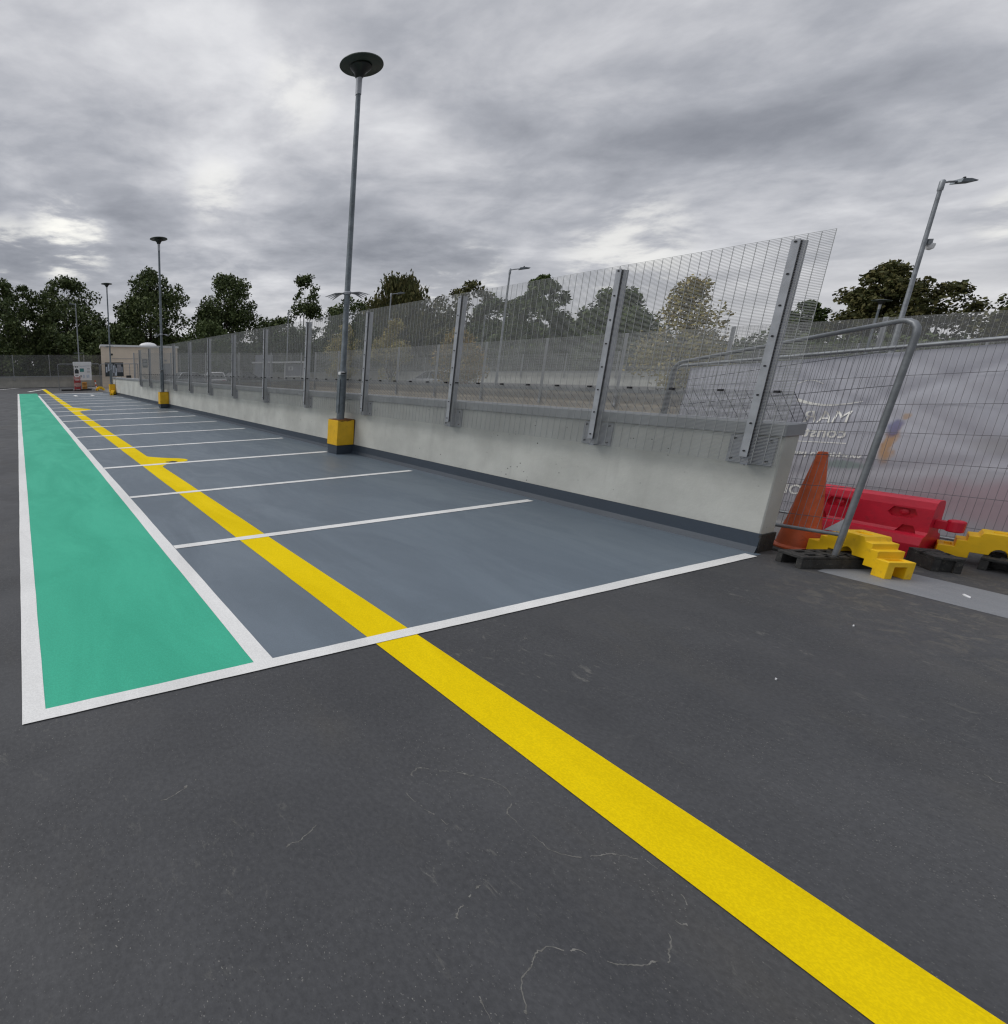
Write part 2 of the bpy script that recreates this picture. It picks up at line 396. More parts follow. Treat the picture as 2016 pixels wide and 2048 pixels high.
for i, (yy, xe) in enumerate(zip(bayY, bayX)):
    hw = .047 if i < 2 else (.062 if i < 6 else .085)
    wobbly('white_bay_line', 1.335, xe, yy-hw, yy+hw, .0052, P_WHITE, 'x', .15, .003, 20+i)
sheet('white_end_line', [(1.4, 6.1, 39.0, 39.5)], .0052, P_WHITE)
sheet('white_dash', [(3.55, 3.75, 34.9, 36.3)], .0165, P_WHITE)
sheet('white_dash', [(4.68, 4.88, 34.9, 36.3)], .0165, P_WHITE)
for nm, pts in (('white_far_line', [(-4.6,45.5,0),(-4.35,45.2,0),(.3,55.0,0),(.1,55.3,0)]), ('white_far_line', [(.6,44.6,0),(.85,44.3,0),(2.35,49.3,0),(2.2,49.7,0)])):
    struct(nm, MB().poly([(x, y, .012) for x, y, z in pts]), P_WHITE)
sp1 = [(2.36,8.66),(2.44,8.80),(2.56,8.93),(2.70,8.965),(2.86,8.99),(2.97,9.06),(3.02,9.17),(3.0,9.28),(2.90,9.40),(2.76,9.48),(2.60,9.60),(2.47,9.72),(2.36,9.86)]
struct('yellow_spill', MB().poly([(x, y, .0034) for x, y in sp1]), P_YEL)
struct('yellow_spill', MB().poly([(x, y, .0034) for x, y in [(2.36,21.9),(2.56,22.3),(3.05,23.1),(2.5,24.2),(2.36,24.6)]]), P_YEL)
struct('oil_stain', MB().poly([(2.66+.11*math.cos(a)*(1+.25*math.sin(3*a)), 9.06+.07*math.sin(a)*(1+.3*math.cos(5*a)), .0072) for a in [i*.3927 for i in range(16)]]), RUBBER)
wobbly('pale_strip', 6.33, 6.98, -10, 1.98, .0016, P_STRIP, 'y', .2, .01, 8)
rnd = random.Random(5)
FLAKES = [(6.66,1.33,.042,.012),(5.3,.35,.014,.006),(4.9,.62,.016,.006),(3.9,1.25,.010,.005),(5.75,.52,.05,.006),(5.7,.44,.03,.006),(5.2,1.4,.010,.005)]
for i, (x, y, a, b) in enumerate(FLAKES):
    m = MB(); n = 7; ph = rnd.uniform(0, 6)
    pts = [(x+a*math.cos(ph)*math.cos(k*2*math.pi/n)*rnd.uniform(.6,1)-b*math.sin(ph)*math.sin(k*2*math.pi/n), y+a*math.sin(ph)*math.cos(k*2*math.pi/n)+b*math.cos(ph)*math.sin(k*2*math.pi/n)*rnd.uniform(.6,1), .006+.004*(k%2)) for k in range(n)]
    base = [(px, py, .0005) for px, py, _ in pts]
    o = len(m.v); m.v += base+pts; m.f += [tuple(range(n-1,-1,-1)), tuple(n+k for k in range(n))]+[(k,(k+1)%n,n+(k+1)%n,n+k) for k in range(n)]; m.m += [0]*(n+2)
    tag(m.build('paint_flake', WHITE), 'small pale flake of debris lying loose on the dark asphalt', 'debris', 'flakes of debris on the asphalt')

EDGE = plain('worn_coating_edge', (.16, .157, .145), .8, 0, .35, 40)
EDGES = [[[1.427, 1.387], [1.479, 1.423], [1.534, 1.435], [1.615, 1.395], [1.674, 1.364], [1.741, 1.314], [1.797, 1.269], [1.806, 1.219], [1.792, 1.181], [1.743, 1.158], [1.695, 1.128], [1.696, 1.067], [1.705, 1.016], [1.704, 0.968], [1.73, 0.937], [1.81, 0.897], [1.899, 0.882], [1.954, 0.844], [1.989, 0.823], [1.997, 0.778]], [[1.391, 1.348], [1.394, 1.308], [1.4, 1.262], [1.422, 1.215], [1.444, 1.145]], [[1.961, 0.698], [1.951, 0.674], [1.928, 0.653], [1.923, 0.641]], [[1.85, 0.654], [1.857, 0.638], [1.877, 0.629]], [[1.783, 0.639], [1.76, 0.618], [1.717, 0.606], [1.696, 0.587], [1.677, 0.583]], [[1.684, 0.586], [1.659, 0.602], [1.607, 0.611], [1.575, 0.617], [1.533, 0.641], [1.498, 0.671], [1.471, 0.699], [1.426, 0.724], [1.383, 0.743], [1.347, 0.75], [1.308, 0.73], [1.264, 0.707], [1.225, 0.69], [1.202, 0.665], [1.172, 0.632]], [[1.441, 0.996], [1.401, 0.969], [1.347, 0.95], [1.277, 0.932], [1.22, 0.917], [1.194, 0.892], [1.172, 0.864]], [[0.794, 1.307], [0.844, 1.307], [0.894, 1.322], [0.961, 1.353]], [[0.375, 1.664], [0.444, 1.667], [0.522, 1.69], [0.587, 1.726]], [[1.088, 0.719], [1.075, 0.679], [1.067, 0.659]], [[3.803, 0.515], [3.771, 0.532], [3.809, 0.567]]]
m = MB(); rnd = random.Random(9)
for ln in EDGES:                                   # chipped edges of an old coating patch showing through the asphalt
    pts = []
    for (x0, y0), (x1, y1) in zip(ln, ln[1:]):
        L_ = math.hypot(x1-x0, y1-y0); n = max(1, int(L_/.006))
        for i in range(n): pts.append((x0+(x1-x0)*i/n, y0+(y1-y0)*i/n))
    jx = jy = 0; run = 0; on = True
    P_ = []
    for x, y in pts:
        jx = jx*.85+rnd.uniform(-.003, .003); jy = jy*.85+rnd.uniform(-.003, .003)
        if run <= 0: on = rnd.random() < .8; run = rnd.randint(1, 9)
        run -= 1; P_.append((x+jx, y+jy, (rnd.uniform(.0005, .0024)*(2.6 if rnd.random() < .07 else 1)) if on else 0))
    for (x0, y0, w0), (x1, y1, w1) in zip(P_, P_[1:]):
        if w0 <= 0 or w1 <= 0: continue
        d_ = Vector((x1-x0, y1-y0, 0)); 
        if d_.length < 1e-5: continue
        n_ = Vector((-d_.y, d_.x, 0)).normalized()
        a_ = Vector((x0, y0, .0006)); b_ = Vector((x1, y1, .0006)); m.poly([a_-n_*w0, b_-n_*w1, b_+n_*w1, a_+n_*w0])
struct('worn_patch_edge', m, EDGE)

# ------------------------------------------------------------------ near parapet wall
YE = 36.4
wall = thing('parapet_wall', 'long grey concrete parapet wall with metal coping beside the blue grey parking bays', 'wall', (0,0,0))
MB().box(WX0, WX1, 2.415, YE, -3.2, 1.10).build('wall_face', CONC, wall, bevel=.008, seg=1)
sk = MB().prism([(6.392,.0),(WX0-.001,.0),(WX0-.001,.186),(6.428,.186),(6.418,.06)], 2.405, YE)
sk.build('upstand', P_SKIRT, wall, fix=True)
MB().box(6.425, WX1, 2.397, 2.4145, 0, .178).build('upstand', RUBBER, wall)
yy = 2.40; k = 0
while yy < YE:
    y1 = min(YE+.02, yy+(3.45 if k == 0 else 3.0))
    MB().box(6.398, 6.70, yy, y1-.006, 1.102, 1.212).build('coping', COPING, wall, bevel=.006, seg=1); yy = y1; k += 1

# ------------------------------------------------------------------ near mesh fence
MX = 6.31; MZ0, MZ1 = .845, 2.79
def wires(axis, L, z0, z1, rh=.0023, rv=.0023, dz=.0127, dy=.0762, mi=0):
    """welded mesh in a plane: axis 'y' or 'x' long direction"""
    m = MB(); n = int(round((z1-z0)/dz))
    f = (lambda s, z, o=0: (o, s, z)) if axis == 'y' else (lambda s, z, o=0: (s, o, z))
    for i in range(n+1): z = z0+(z1-z0)*i/n; m.bar(f(0, z), f(L, z), rh, 4, mi, caps=False)
    q = max(1, int(round(L/dy)))
    for i in range(q+1): s = L*i/q; m.bar(f(s, z0, -.004), f(s, z1, -.004), rv, 4, mi, caps=False)
    return m
posts = [2.604, 3.949]+[6.07+2.13*i for i in range(11)]
posts[-1] = 27.37
fence = thing('mesh_fence', 'tall close wire mesh fence on galvanised posts bolted along the grey parapet wall', 'fence')
def post_parts(y):
    p = MB().box(6.335, 6.42, y-.026, y+.026, .822, 2.752).build('post', GALV, fence)
    c = MB().box(6.292, 6.300, y-.027, y+.027, .90, 2.758).build('clamp_bar', GALV_L, p)
    me = MB().bar((6.284, y, 0), (6.2915, y, 0), .0085, 8).mesh('bolt'); me.materials.append(DARK)
    for k in range(8): link('bolt', me, [], p, (0, 0, .955+k*.255))
    b = MB().box(6.4215, 6.4385, y-.15, y+.17, .822, 1.085); b.build('base_plate', GALV, p, bevel=.003, seg=1)
    me = MB().bar((6.408, 0, 0), (6.421, 0, 0), .011, 6).mesh('anchor_bolt'); me.materials.append(DARK)
    for dy in (-.115, .135):
        for z in (.86, 1.05): link('anchor_bolt', me, [], p, (0, y+dy, z))
    MB().box(6.304, 6.3345, y-.021, y+.021, .90, 2.75).build('gap_shade', DARK, p)  # dark strip standing in for the shade in the gap behind the clamp bar
    return p
p0 = post_parts(0.0)
for i, y in enumerate(posts):
    q = p0 if i == 0 else copy_tree(p0, fence)
    q.location.y = y
spans = [(2.387, posts[1])]+list(zip(posts[1:-1], posts[2:]))
std = None
for i, (a, b) in enumerate(spans):
    L = b-a-.004
    if i and abs(L-2.126) < .02 and std: o = link('mesh_panel', std, [], fence)
    else:
        me = wires('y', L, MZ0, MZ1).mesh('mesh_panel'); me.materials.append(WIRE)
        if abs(L-2.126) < .02: std = me
        o = link('mesh_panel', me, [], fence)
    o.location = (MX, a+.002, 0)
# sloping infill between fence and back edge of the coping
inf = None
for i, (a, b) in enumerate(spans):
    L = b-a-.004
    if i >= 2 and inf: o = link('infill_panel', inf, [], fence)
    else:
        m = MB(); P0 = Vector((0, 0, 1.5)); P1 = Vector((.345, 0, 1.222)); n = 22
        for k in range(n+1):
            q = P0.lerp(P1, k/n); m.bar((q.x, 0, q.z), (q.x, L, q.z), .002, 4, caps=False)
        nn = int(L/.0762)
        for k in range(nn+1): s = L*k/nn; m.bar((P0.x, s, P0.z+.004), (P1.x, s, P1.z+.004), .002, 4, caps=False)
        k = .1
        while k < L:
            m.box(-.03, .012, k-.016, k+.016, 1.487, 1.508, 1); k += .383
        me = m.mesh('infill_panel'); me.materials.append(WIRE_D); me.materials.append(DARK)
        if i >= 1: inf = me
        o = link('infill_panel', me, [], fence)
    o.location = (MX, a+.002, 0)

# ------------------------------------------------------------------ lower / further fences and walls
def far_wall(label, axis, a, b, off, th, z0, z1, mat, cat='wall'):
    w_ = thing('parapet_wall', label, cat)
    if axis == 'y':
        MB().box(off, off+th, a, b, z0, z1).build('wall_face', mat, w_)
        MB().box(off-.03, off+th+.03, a, b, z1+.002, z1+.112).build('coping', COPING, w_)
    else:
        MB().box(a, b, off, off+th, z0, z1).build('wall_face', mat, w_)
        MB().box(a, b, off-.03, off+th+.03, z1+.002, z1+.112).build('coping', COPING, w_)
    return w_
def far_fence(label, axis, a, b, off, z0, z1, step, zp, rows=.0127, wr=.0025, side=-1, first=None):
    f_ = thing('mesh_fence', label, 'fence')
    y = first if first is not None else a; ps = []
    while y <= b+.01: ps.append(y); y += step
    m = (MB().box(-.04, .04, -.03, .03, zp, z1)).mesh('post'); m.materials.append(GALV_L)
    for y in ps:
        o = link('post', m, [], f_); o.location = (off, y, 0) if axis == 'y' else (y, off, 0)
        if axis == 'x': o.rotation_euler.z = R(90)
    me = wires(axis, step-.004, z0, z1-.02, wr, wr, rows, .0762).mesh('mesh_panel'); me.materials.append(WIRE)
    for y in ps[:-1]:
        o = link('mesh_panel', me, [], f_); o.location = (off+side*.06, y+.002, 0) if axis == 'y' else (y+.002, off+side*.06, 0)
    return f_
far_wall('tan concrete parapet wall across the ramp opening, seen through the tall mesh fence', 'y', -13, VY+.4, 19.42, .23, -3.2, .80, CONC_T)
far_fence('mesh fence on the tan concrete wall across the ramp opening', 'y', -12.75, 33, 19.36, .55, 2.76, 2.7, .30, first=-12.75)
far_wall('short tan concrete parapet wall closing the end of the ramp opening', 'x', WX1+.03, 19.36, 31.65, .23, -3.2, .80, CONC_T)
far_fence('mesh fence closing the end of the ramp opening, in front of the parked cars', 'x', 6.9, 19.3, 31.58, .55, 2.76, 2.4, .30, first=6.95)
far_wall('perimeter parapet wall with trees right behind it, beyond the parked cars', 'y', -14, 56, 46.62, .23, -1, 1.05, CONC)
far_fence('perimeter mesh fence in front of the tree line beyond the parked cars', 'y', -14, 56, 46.55, .7, 2.79, 4.2, .6, .0254, .003, first=-13.9)
far_wall('stained concrete parapet wall at the end of the deck behind the white notice board', 'x', -45, 46.4, 55.2, .25, -1, 1.06, CONC_L)
far_fence('mesh fence on the stained end wall behind the white notice board', 'x', -45, 46, 55.12, .8, 3.30, 3.55, .75, .0254, .003, first=-14.55)
sheet('end_upstand', [(-45, 46, 54.85, 55.19)], .02, P_SKIRT)

# ------------------------------------------------------------------ lamps
def make_lamp(label):
    L = thing('street_lamp', label, 'street lamp', (0,0,0), 0, 'disc topped lamps along the parapet wall')
    # yellow base box (wall side is +x)
    MB().box(-.175, .233, -.175, .175, .19, .715).build('base_box', YEL_BOX, L, bevel=.012)
    MB().box(-.16, .233, -.16, .16, .004, .188).build('plinth', P_SKIRT, L)
    m = MB().box(-.165, .23, -.165, .165, .7155, .724)
    m.build('base_lid', RUST, L)
    MB().bar((0,0,.7245), (0,0,1.70), .078, 16).build('door_section', POLE, L, smooth=40)
    MB().box(-.094, -.071, -.045, .045, .86, 1.55).build('access_door', POLE, L, bevel=.006)
    MB().tube([(0,0,1.70),(0,0,1.76),(0,0,6.66)], [.078,.060,.044], 16).build('pole', POLE, L, smooth=40)
    MB().tube([(0,0,6.66),(0,0,6.92)], [.052,.055], 16).build('neck', GALV_L, L, smooth=40)
    m = MB().lathe([(.052,6.92),(.075,6.94),(.10,7.00),(.19,7.085),(.19,7.10),(0,7.10)], n=28)
    m.build('lantern', BLACK, L, smooth=40)
    m = MB().lathe([(.02,7.105),(.37,7.112),(.38,7.12),(.375,7.135),(.25,7.165),(0,7.18)], n=40)
    m.build('canopy', LENSM, L, smooth=40)
    fan = MB()
    for s in (-1, 1):
        for k in range(7):
            a0 = -.32+.105*k; z = 3.22-.012*abs(k-3)
            e = Vector((s*(.42-.03*abs(k-2))*math.cos(a0), .42*math.sin(a0), z-.02-.006*k)); b0 = Vector((s*.04, .02*math.sin(a0*3), 3.235))
            d_ = (e-b0).normalized(); u_ = d_.cross(Vector((0,0,1))).normalized()*.046; n_ = d_.cross(u_).normalized()*.0025
            mid = b0.lerp(e, .5)+Vector((0,0,.03))
            for p_, q_, w0, w1 in ((b0, mid, .5, 1), (mid, e, 1, .25)):
                fan.quadbox([p_-u_*w0-n_, q_-u_*w1-n_, q_+u_*w1-n_, p_+u_*w0-n_, p_-u_*w0+n_, q_-u_*w1+n_, q_+u_*w1+n_, p_+u_*w0+n_])
    fan.build('climb_guard', GALV_L, L, rotz=R(-38))
    cl = MB(); cl.lathe([(.066,3.20),(.075,3.21),(.075,3.25),(.066,3.26)], n=16); cl.build('guard_collar', GALV, L)
    return L
SENS = []
lamp0 = make_lamp('tall disc topped lamp post with camera bracket, standing largest beside the second mesh bay lines')
for i, (x, y, lab) in enumerate(((6.195, 8.715, 'tallest looking disc topped lamp post, on a rust streaked yellow base box'),
                                 (6.195, 22.33, 'disc topped lamp post on yellow base box midway along the wall'),
                                 (6.195, 35.75, 'disc topped lamp post in front of the cream building, yellow blocks at its base'))):
    L = lamp0 if i == 0 else copy_tree(lamp0)
    L.location = (x, y, 0); L['label'] = lab; L.scale.z = (.975, 1.005, 1.035)[i]
    for s in [MB().box(-.05,.05,-.04,.04,1.64,1.70)]:
        o = s.build('sensor', WHITE, L, loc=(-.07,-.05,0), bevel=.01); MB().box(-.03,.045,-.085,-.0405,1.65,1.68).build('sensor_eye', BLACK, o)
# drips of rust down the first base box
m = MB()
m.prism([(.212,.71),(.232,.71),(.232,.215),(.226,.22),(.220,.45)], -.1775, -.176)
m.prism([(-.17,.712),(.17,.712),(.12,.70),(.05,.688),(0,.697),(-.08,.690)], -.1775, -.176)
m.build('rust_streak', RUST, lamp0)
for o in list(lamp0.children):
    if o.name in ('lantern', 'canopy'):       # this head sits slightly askew on its pole
        q = Matrix.Rotation(R(8), 4, Vector((math.sin(R(35)), math.cos(R(35)), 0)))
        o.matrix_local = Matrix.Translation((0,0,6.95)) @ q @ Matrix.Translation((0,0,-6.95)) @ o.matrix_local

def arm_lamp(label, x, y, z, rz=0, arm=.9, camera_z=None, cross=False, group='single arm lamps on the far deck'):
    L = thing('street_lamp', label, 'street lamp', (x, y, 0), rz, group)
    MB().tube([(0,0,0),(0,0,1.2),(0,0,1.25),(0,0,z)], [.085,.085,.065,.045], 12).build('pole', POLE_G, L, smooth=40)
    MB().tube([(0,0,z-.25),(0,0,z+.02),(0,0,z+.06)], [.062,.062,.03], 12).build('pole_cap', POLE_G, L, smooth=40)
    MB().tube([(0,0,z-.03),(.2,0,z),(arm*.5,0,z+.01)], .03, 8).build('arm', POLE_G, L, smooth=40)
    h = MB().prism([(arm*.45,z-.05),(arm*1.02,z-.01),(arm*1.05,z+.02),(arm*.8,z+.07),(arm*.5,z+.07)], -.13, .13)
    hd = h.build('lantern', POLE, L, bevel=.015); MB().lathe([(.035,0),(.035,.05),(.02,.07)], (arm*.72,0,z+.075), 10).build('photocell', BLACK, hd)
    if camera_z:
        c = MB().box(.06,.20,-.06,.06,camera_z,camera_z+.16); c.build('camera_bracket', POLE_G, L)
        MB().lathe([(.02,-.16),(.085,-.12),(.10,-.04),(.10,.02),(.04,.05)], (.24,0,camera_z), 14).build('dome_camera', WHITE, L, smooth=40)
    if cross: MB().box(-.45,.45,-.02,.02,3.26,3.30).build('climb_guard', POLE_G, L)
    return L
face = lambda a: R(a)
arm_lamp('single arm lamp post with dome camera standing behind the banner fence', 27.6, 8.45, 7.15, face(-17), .95, 5.35)
arm_lamp('single arm lamp post behind the mesh fence beside the round green tree', 27.5, 23.1, 7.15, face(-40), .95)
arm_lamp('single arm lamp post with white dome camera, in front of the drooping tree', 27.5, 33.1, 7.15, face(-40), .95, 5.2)
arm_lamp('thin single arm lamp post far beyond the perimeter fence', 48.9, 43.4, 7.1, face(-45), .9)
arm_lamp('single arm lamp post beside the airy tree over the parked cars', 25.3, 44.9, 7.0, face(-30), .2)
arm_lamp('thin lamp post with short cross guard behind the white notice board', 5.55, 49.0, 7.6, face(172), .55, cross=True)
fl = copy_tree(lamp0); fl.location = (46.1, 15.0, -1.9); fl['label'] = 'pale disc topped lamp post showing just above the perimeter fence in front of trees'

# ------------------------------------------------------------------ cream stair building
B = thing('stair_building', 'cream rendered flat roofed stair building at the end of the parapet wall', 'building', (7.55, 48.5, 0), R(20))
plan = [(0,0),(8.95,0),(9.35,.45),(9.6,4.4),(2.41,4.38)]
XY = lambda a, h, y: (a, y, h)
MB().prism(plan, 0, 3.86, XY).build('wall', CREAM, B, fix=True)
rf = MB().prism([(-.12,-.12),(9.0,-.12),(9.5,.4),(9.75,4.55),(2.3,4.5)], 3.862, 4.04, XY).build('roof', WHITE, B, fix=True)
MB().lathe([(.95,0),(.90,.16),(.66,.32),(.3,.40),(0,.42)], (6.6,1.9,4.0401), 24).build('roof_light', WHITE, rf, smooth=60)
MB().lathe([(.1,0),(.1,.05),(.06,.08)], (0,0,0), 12).build('wall_lamp', BLACK, B, loc=(1.15,-.001,3.15)).rotation_euler = (R(90),0,0)
MB().box(1.15, 5.4, -.02, -.001, 2.74, 2.78).build('trunking', GREYP, B)
MB().box(6.7, 8.2, -.05, -.001, .05, 2.3).build('door', plain('grey_door', (.30,.31,.33), .5), B)
q = MB().box(4.6, 5.2, -.03, -.001, 1.9, 2.72).build('poster', INK, B); MB().box(4.68,5.12,-.036,-.031,2.1,2.35).build('poster_print', GREYP, q); MB().box(4.7,5.05,-.036,-.031,2.45,2.62).build('poster_print', GREYP, q)
MB().box(7.3, 7.6, -.04, -.001, 2.5, 2.7).build('door_sign', GREYP, B)
# dark framed board of pale posters on two legs
N = thing('poster_board', 'dark framed board of pale blue posters in front of the cream building', 'notice board', (7.72, 47.6, 0))
bd = MB().box(0, 1.72, 0, .06, 1.12, 2.40).build('board', INK, N)
for x0, x1, z0, z1, mt in ((.06,.2,1.5,2.0,PALEBLUE),(.26,.4,1.6,2.25,PALEBLUE),(.47,.66,1.18,2.22,PALEBLUE),(.70,.96,1.45,2.12,PALEBLUE),(.90,1.08,1.18,1.9,PALEBLUE),(1.12,1.5,1.5,2.2,GREYP),(1.54,1.62,1.5,2.0,PALEBLUE)):
    MB().box(x0, x1, -.012, -.001, z0, z1).build('poster', mt, bd)
for x in (.42, 1.5): MB().bar((x,.03,0), (x,.03,1.118), .035, 8).build('leg', GALV, N)
# white site notice board
N = thing('site_notice_board', 'white site notice board with dark emblem and teal panel at the end of the deck', 'notice board', (4.62, 45.2, 0))
bd = MB().box(0, 1.50, 0, .03, .86, 2.09).build('board', WHITE, N)
MB().box(-.05, 1.53, -.03, .035, 2.092, 2.42).build('header', WHITE, N, bevel=.02)
m = MB().prism([(.07,1.45),(.41,1.45),(.41,1.72),(.24,1.87),(.07,1.72)], -.008, -.001); m.build('emblem', INK, bd, fix=True)
MB().box(.50,.86,-.008,-.001,1.58,1.87).build('teal_panel', TEAL, bd)
for x0, x1, z0, z1, mt in ((.10,.22,1.96,2.05,INK),(.26,.36,1.96,2.05,INK),(1.12,1.38,1.80,1.86,GREYP),(1.12,1.38,1.54,1.60,GREYP),(1.12,1.38,1.67,1.70,PALEBLUE),(.10,.36,1.25,1.33,GREYP),(.52,.66,1.12,1.30,GREYP),(.52,1.0,2.0,2.04,PALEBLUE),(.74,.90,1.05,1.33,PALEBLUE),(1.05,1.3,1.08,1.33,PALEBLUE)):
    MB().box(x0,x1,-.008,-.001,z0,z1).build('print', mt, bd)
for x in (.1, 1.38): MB().bar((x,.06,0), (x,.06,2.0), .03, 8).build('leg', GALV, N)

# ------------------------------------------------------------------ temporary fence panels
def heras(name, label, P, D, slope, lean, length, zb, zt, flip=1, group=None, dh=.27, dv=.048, rail_r=.021, foot=True):
    """P foot point, D unit plan direction, slope per metre, lean per metre of height (against D)"""
    D = Vector((D[0], D[1], 0)).normalized(); P = Vector(P)
    f = thing(name, label, 'temporary fence', P, 0, group)
    W = lambda a, h, o=0.0: tuple(D*(a-lean*h)+Vector((0,0,h+slope*a))+Vector((-D.y, D.x, 0))*o)
    H_ = zt; rc = .12; pts = [W(0, 0 if foot else zb)]
    pts += [W(0, H_-rc)]+[W(rc-rc*math.cos(a), H_-rc+rc*math.sin(a)) for a in (R(22),R(45),R(68))]+[W(rc, H_)]
    pts += [W(length*.35, H_), W(length*.7, H_)]
    pts += [W(length-rc, H_)]+[W(length-rc+rc*math.sin(a), H_-rc+rc*math.cos(a)) for a in (R(22),R(45),R(68))]+[W(length, H_-rc), W(length, 0 if foot else zb)]
    MB().tube(pts, rail_r, 10).build('frame', HERAS, f, smooth=50)
    MB().tube([W(.0, zb), W(length, zb)], .017, 8).build('bottom_rail', HERAS, f, smooth=50)
    m = MB(); n = int((length-.04)/dv)
    for k in range(1, n): a = length*k/n; m.bar(W(a, zb), W(a, H_-(.03 if a > .1 and a < length-.1 else .08)), .0017, 4, caps=False)
    h = zb+.13
    while h < H_-.06: m.tube([W(0,h,-.004), W(length*.5,h,-.004), W(length,h,-.004)], .0028, 5, 1); h += dh
    m.build('mesh_infill', [WIRE_H, WIRE_D], f)
    return f, W
fa, WA = heras('temporary_fence', 'leaning tubular fence panel with its pole in a black rubber foot by the wall end', (6.59,1.99,.03), (.42,.9075), -.148, .045, 2.18, .265, 2.045, dh=.285)
m = MB(); q = [WA(.02,.29), WA(.14,.29), WA(.02,.41)]; o_ = Vector((.9075,-.42,0))*.004
m.prism([(0,0),(1,0),(0,1)], 0, 1, lambda a, y, z: tuple(Vector(q[0])+(Vector(q[1])-Vector(q[0]))*a+(Vector(q[2])-Vector(q[0]))*z+o_*(y*2-1)))
m.build('gusset', GALV_L, fa, fix=True)
fb, WB = heras('temporary_fence', 'tubular fence panel carrying the printed banner behind the red barrier', (8.20,1.32,.02), (.25,.968), -.08, 0.0, 3.50, .10, 1.97, foot=True, dh=.29)
# banner on the far side of the wires
def banner_mat():
    m, t, b = new_mat('printed_banner')
    co = t.add('ShaderNodeTexCoord').outputs['Object']
    s = t.add('ShaderNodeSeparateXYZ'); t.put(s.inputs[0], co)
    Db = Vector((.25,.968,0)).normalized()
    a = t.math('ADD', t.math('MULTIPLY', s.outputs[0], Db.x), t.math('MULTIPLY', s.outputs[1], Db.y)); h = s.outputs[2]
    nz = t.noise(co, 2.4, 4, .6); nn = t.math('MULTIPLY', t.math('SUBTRACT', nz, .5), .25)
    c = t.mix(t.rng(t.noise(co, 1.3, 4, .6), .3, .7), (.55,.56,.62), (.64,.65,.71))
    def ell(a0, h0, ra, rh, soft=.5):
        da = t.math('DIVIDE', t.math('SUBTRACT', t.math('ADD', a, nn), a0), ra); dh = t.math('DIVIDE', t.math('SUBTRACT', t.math('ADD', h, nn), h0), rh)
        r = t.math('SQRT', t.math('ADD', t.math('MULTIPLY', da, da), t.math('MULTIPLY', dh, dh)))
        return t.rng(r, 1-soft, 1+soft*.4, 1, 0)
    c = t.mix(t.math('MULTIPLY', t.rng(h, .35, .95, 1, 0), .6), c, (.43,.41,.43))
    c = t.mix(t.math('MULTIPLY', ell(.30,.45,.75,.22), .45), c, (.50,.29,.33))
    c = t.mix(t.math('MULTIPLY', ell(1.45,.60,.22,.06), .7), c, (.30,.40,.36))
    c = t.mix(t.math('MULTIPLY', ell(1.15,.88,.05,.24), .85), c, (.60,.36,.18))
    c = t.mix(t.math('MULTIPLY', ell(1.16,1.05,.045,.11), .85), c, (.22,.23,.40))
    c = t.mix(t.math('MULTIPLY', ell(1.14,1.20,.035,.05), .7), c, (.62,.43,.28))
    c = t.mix(t.math('MULTIPLY', ell(.2,.95,.5,.10), .45), c, (.50,.50,.49))
    t.put(b.inputs['Base Color'], c); b.inputs['Roughness'].default_value = .9; b.inputs['Specular IOR Level'].default_value = .15
    tr = t.add('ShaderNodeBsdfTranslucent'); t.put(tr.inputs[0], c)
    mx = t.add('ShaderNodeMixShader', i_0=.35); t.l.new(b.outputs[0], mx.inputs[1]); t.l.new(tr.outputs[0], mx.inputs[2])
    t.l.new(mx.outputs[0], t.n['Material Output'].inputs[0])
    return m
BAN = banner_mat()
def bz(a, h):     # the sheet hangs slack and creased
    return -.035-.012*math.sin(a*3.1+h*1.4)-.010*math.sin(a*7-h*5)-.035*math.exp(-((h-1.5+.45*(a-1.2))**2)/.004)-.03*math.exp(-((h-1.05-.6*(a-.6))**2)/.006)-.035*math.exp(-((h-.55+.2*(a-2))**2)/.005)-.035*math.exp(-((h-1.35-.75*(a-.55))**2)/.008)-.03*math.exp(-((h-.8-.5*(a-.3))**2)/.004)
mb = MB(); NA, NH = 90, 56; A0, A1, H0, H1 = .03, 3.36, .12, 1.925
for i in range(NA+1):
    for j in range(NH+1):
        a = A0+(A1-A0)*i/NA; h = H0+(H1-H0)*j/NH
        if i == NA: a -= .05*(j/NH)
        mb.v.append(WB(a, h, bz(a, h)))
for i in range(NA):
    for j in range(NH):
        k = i*(NH+1)+j; mb.f.append((k, k+NH+1, k+NH+2, k+1)); mb.m.append(0)
ban = mb.build('printed_banner', BAN, None, loc=fb.location, smooth=180)
tag(ban, 'pale lilac printed banner with lettering seen in reverse, tied to the fence panel', 'banner')
TXT = plain('banner_lettering', (.93,.93,.88), .6, 0, .05)
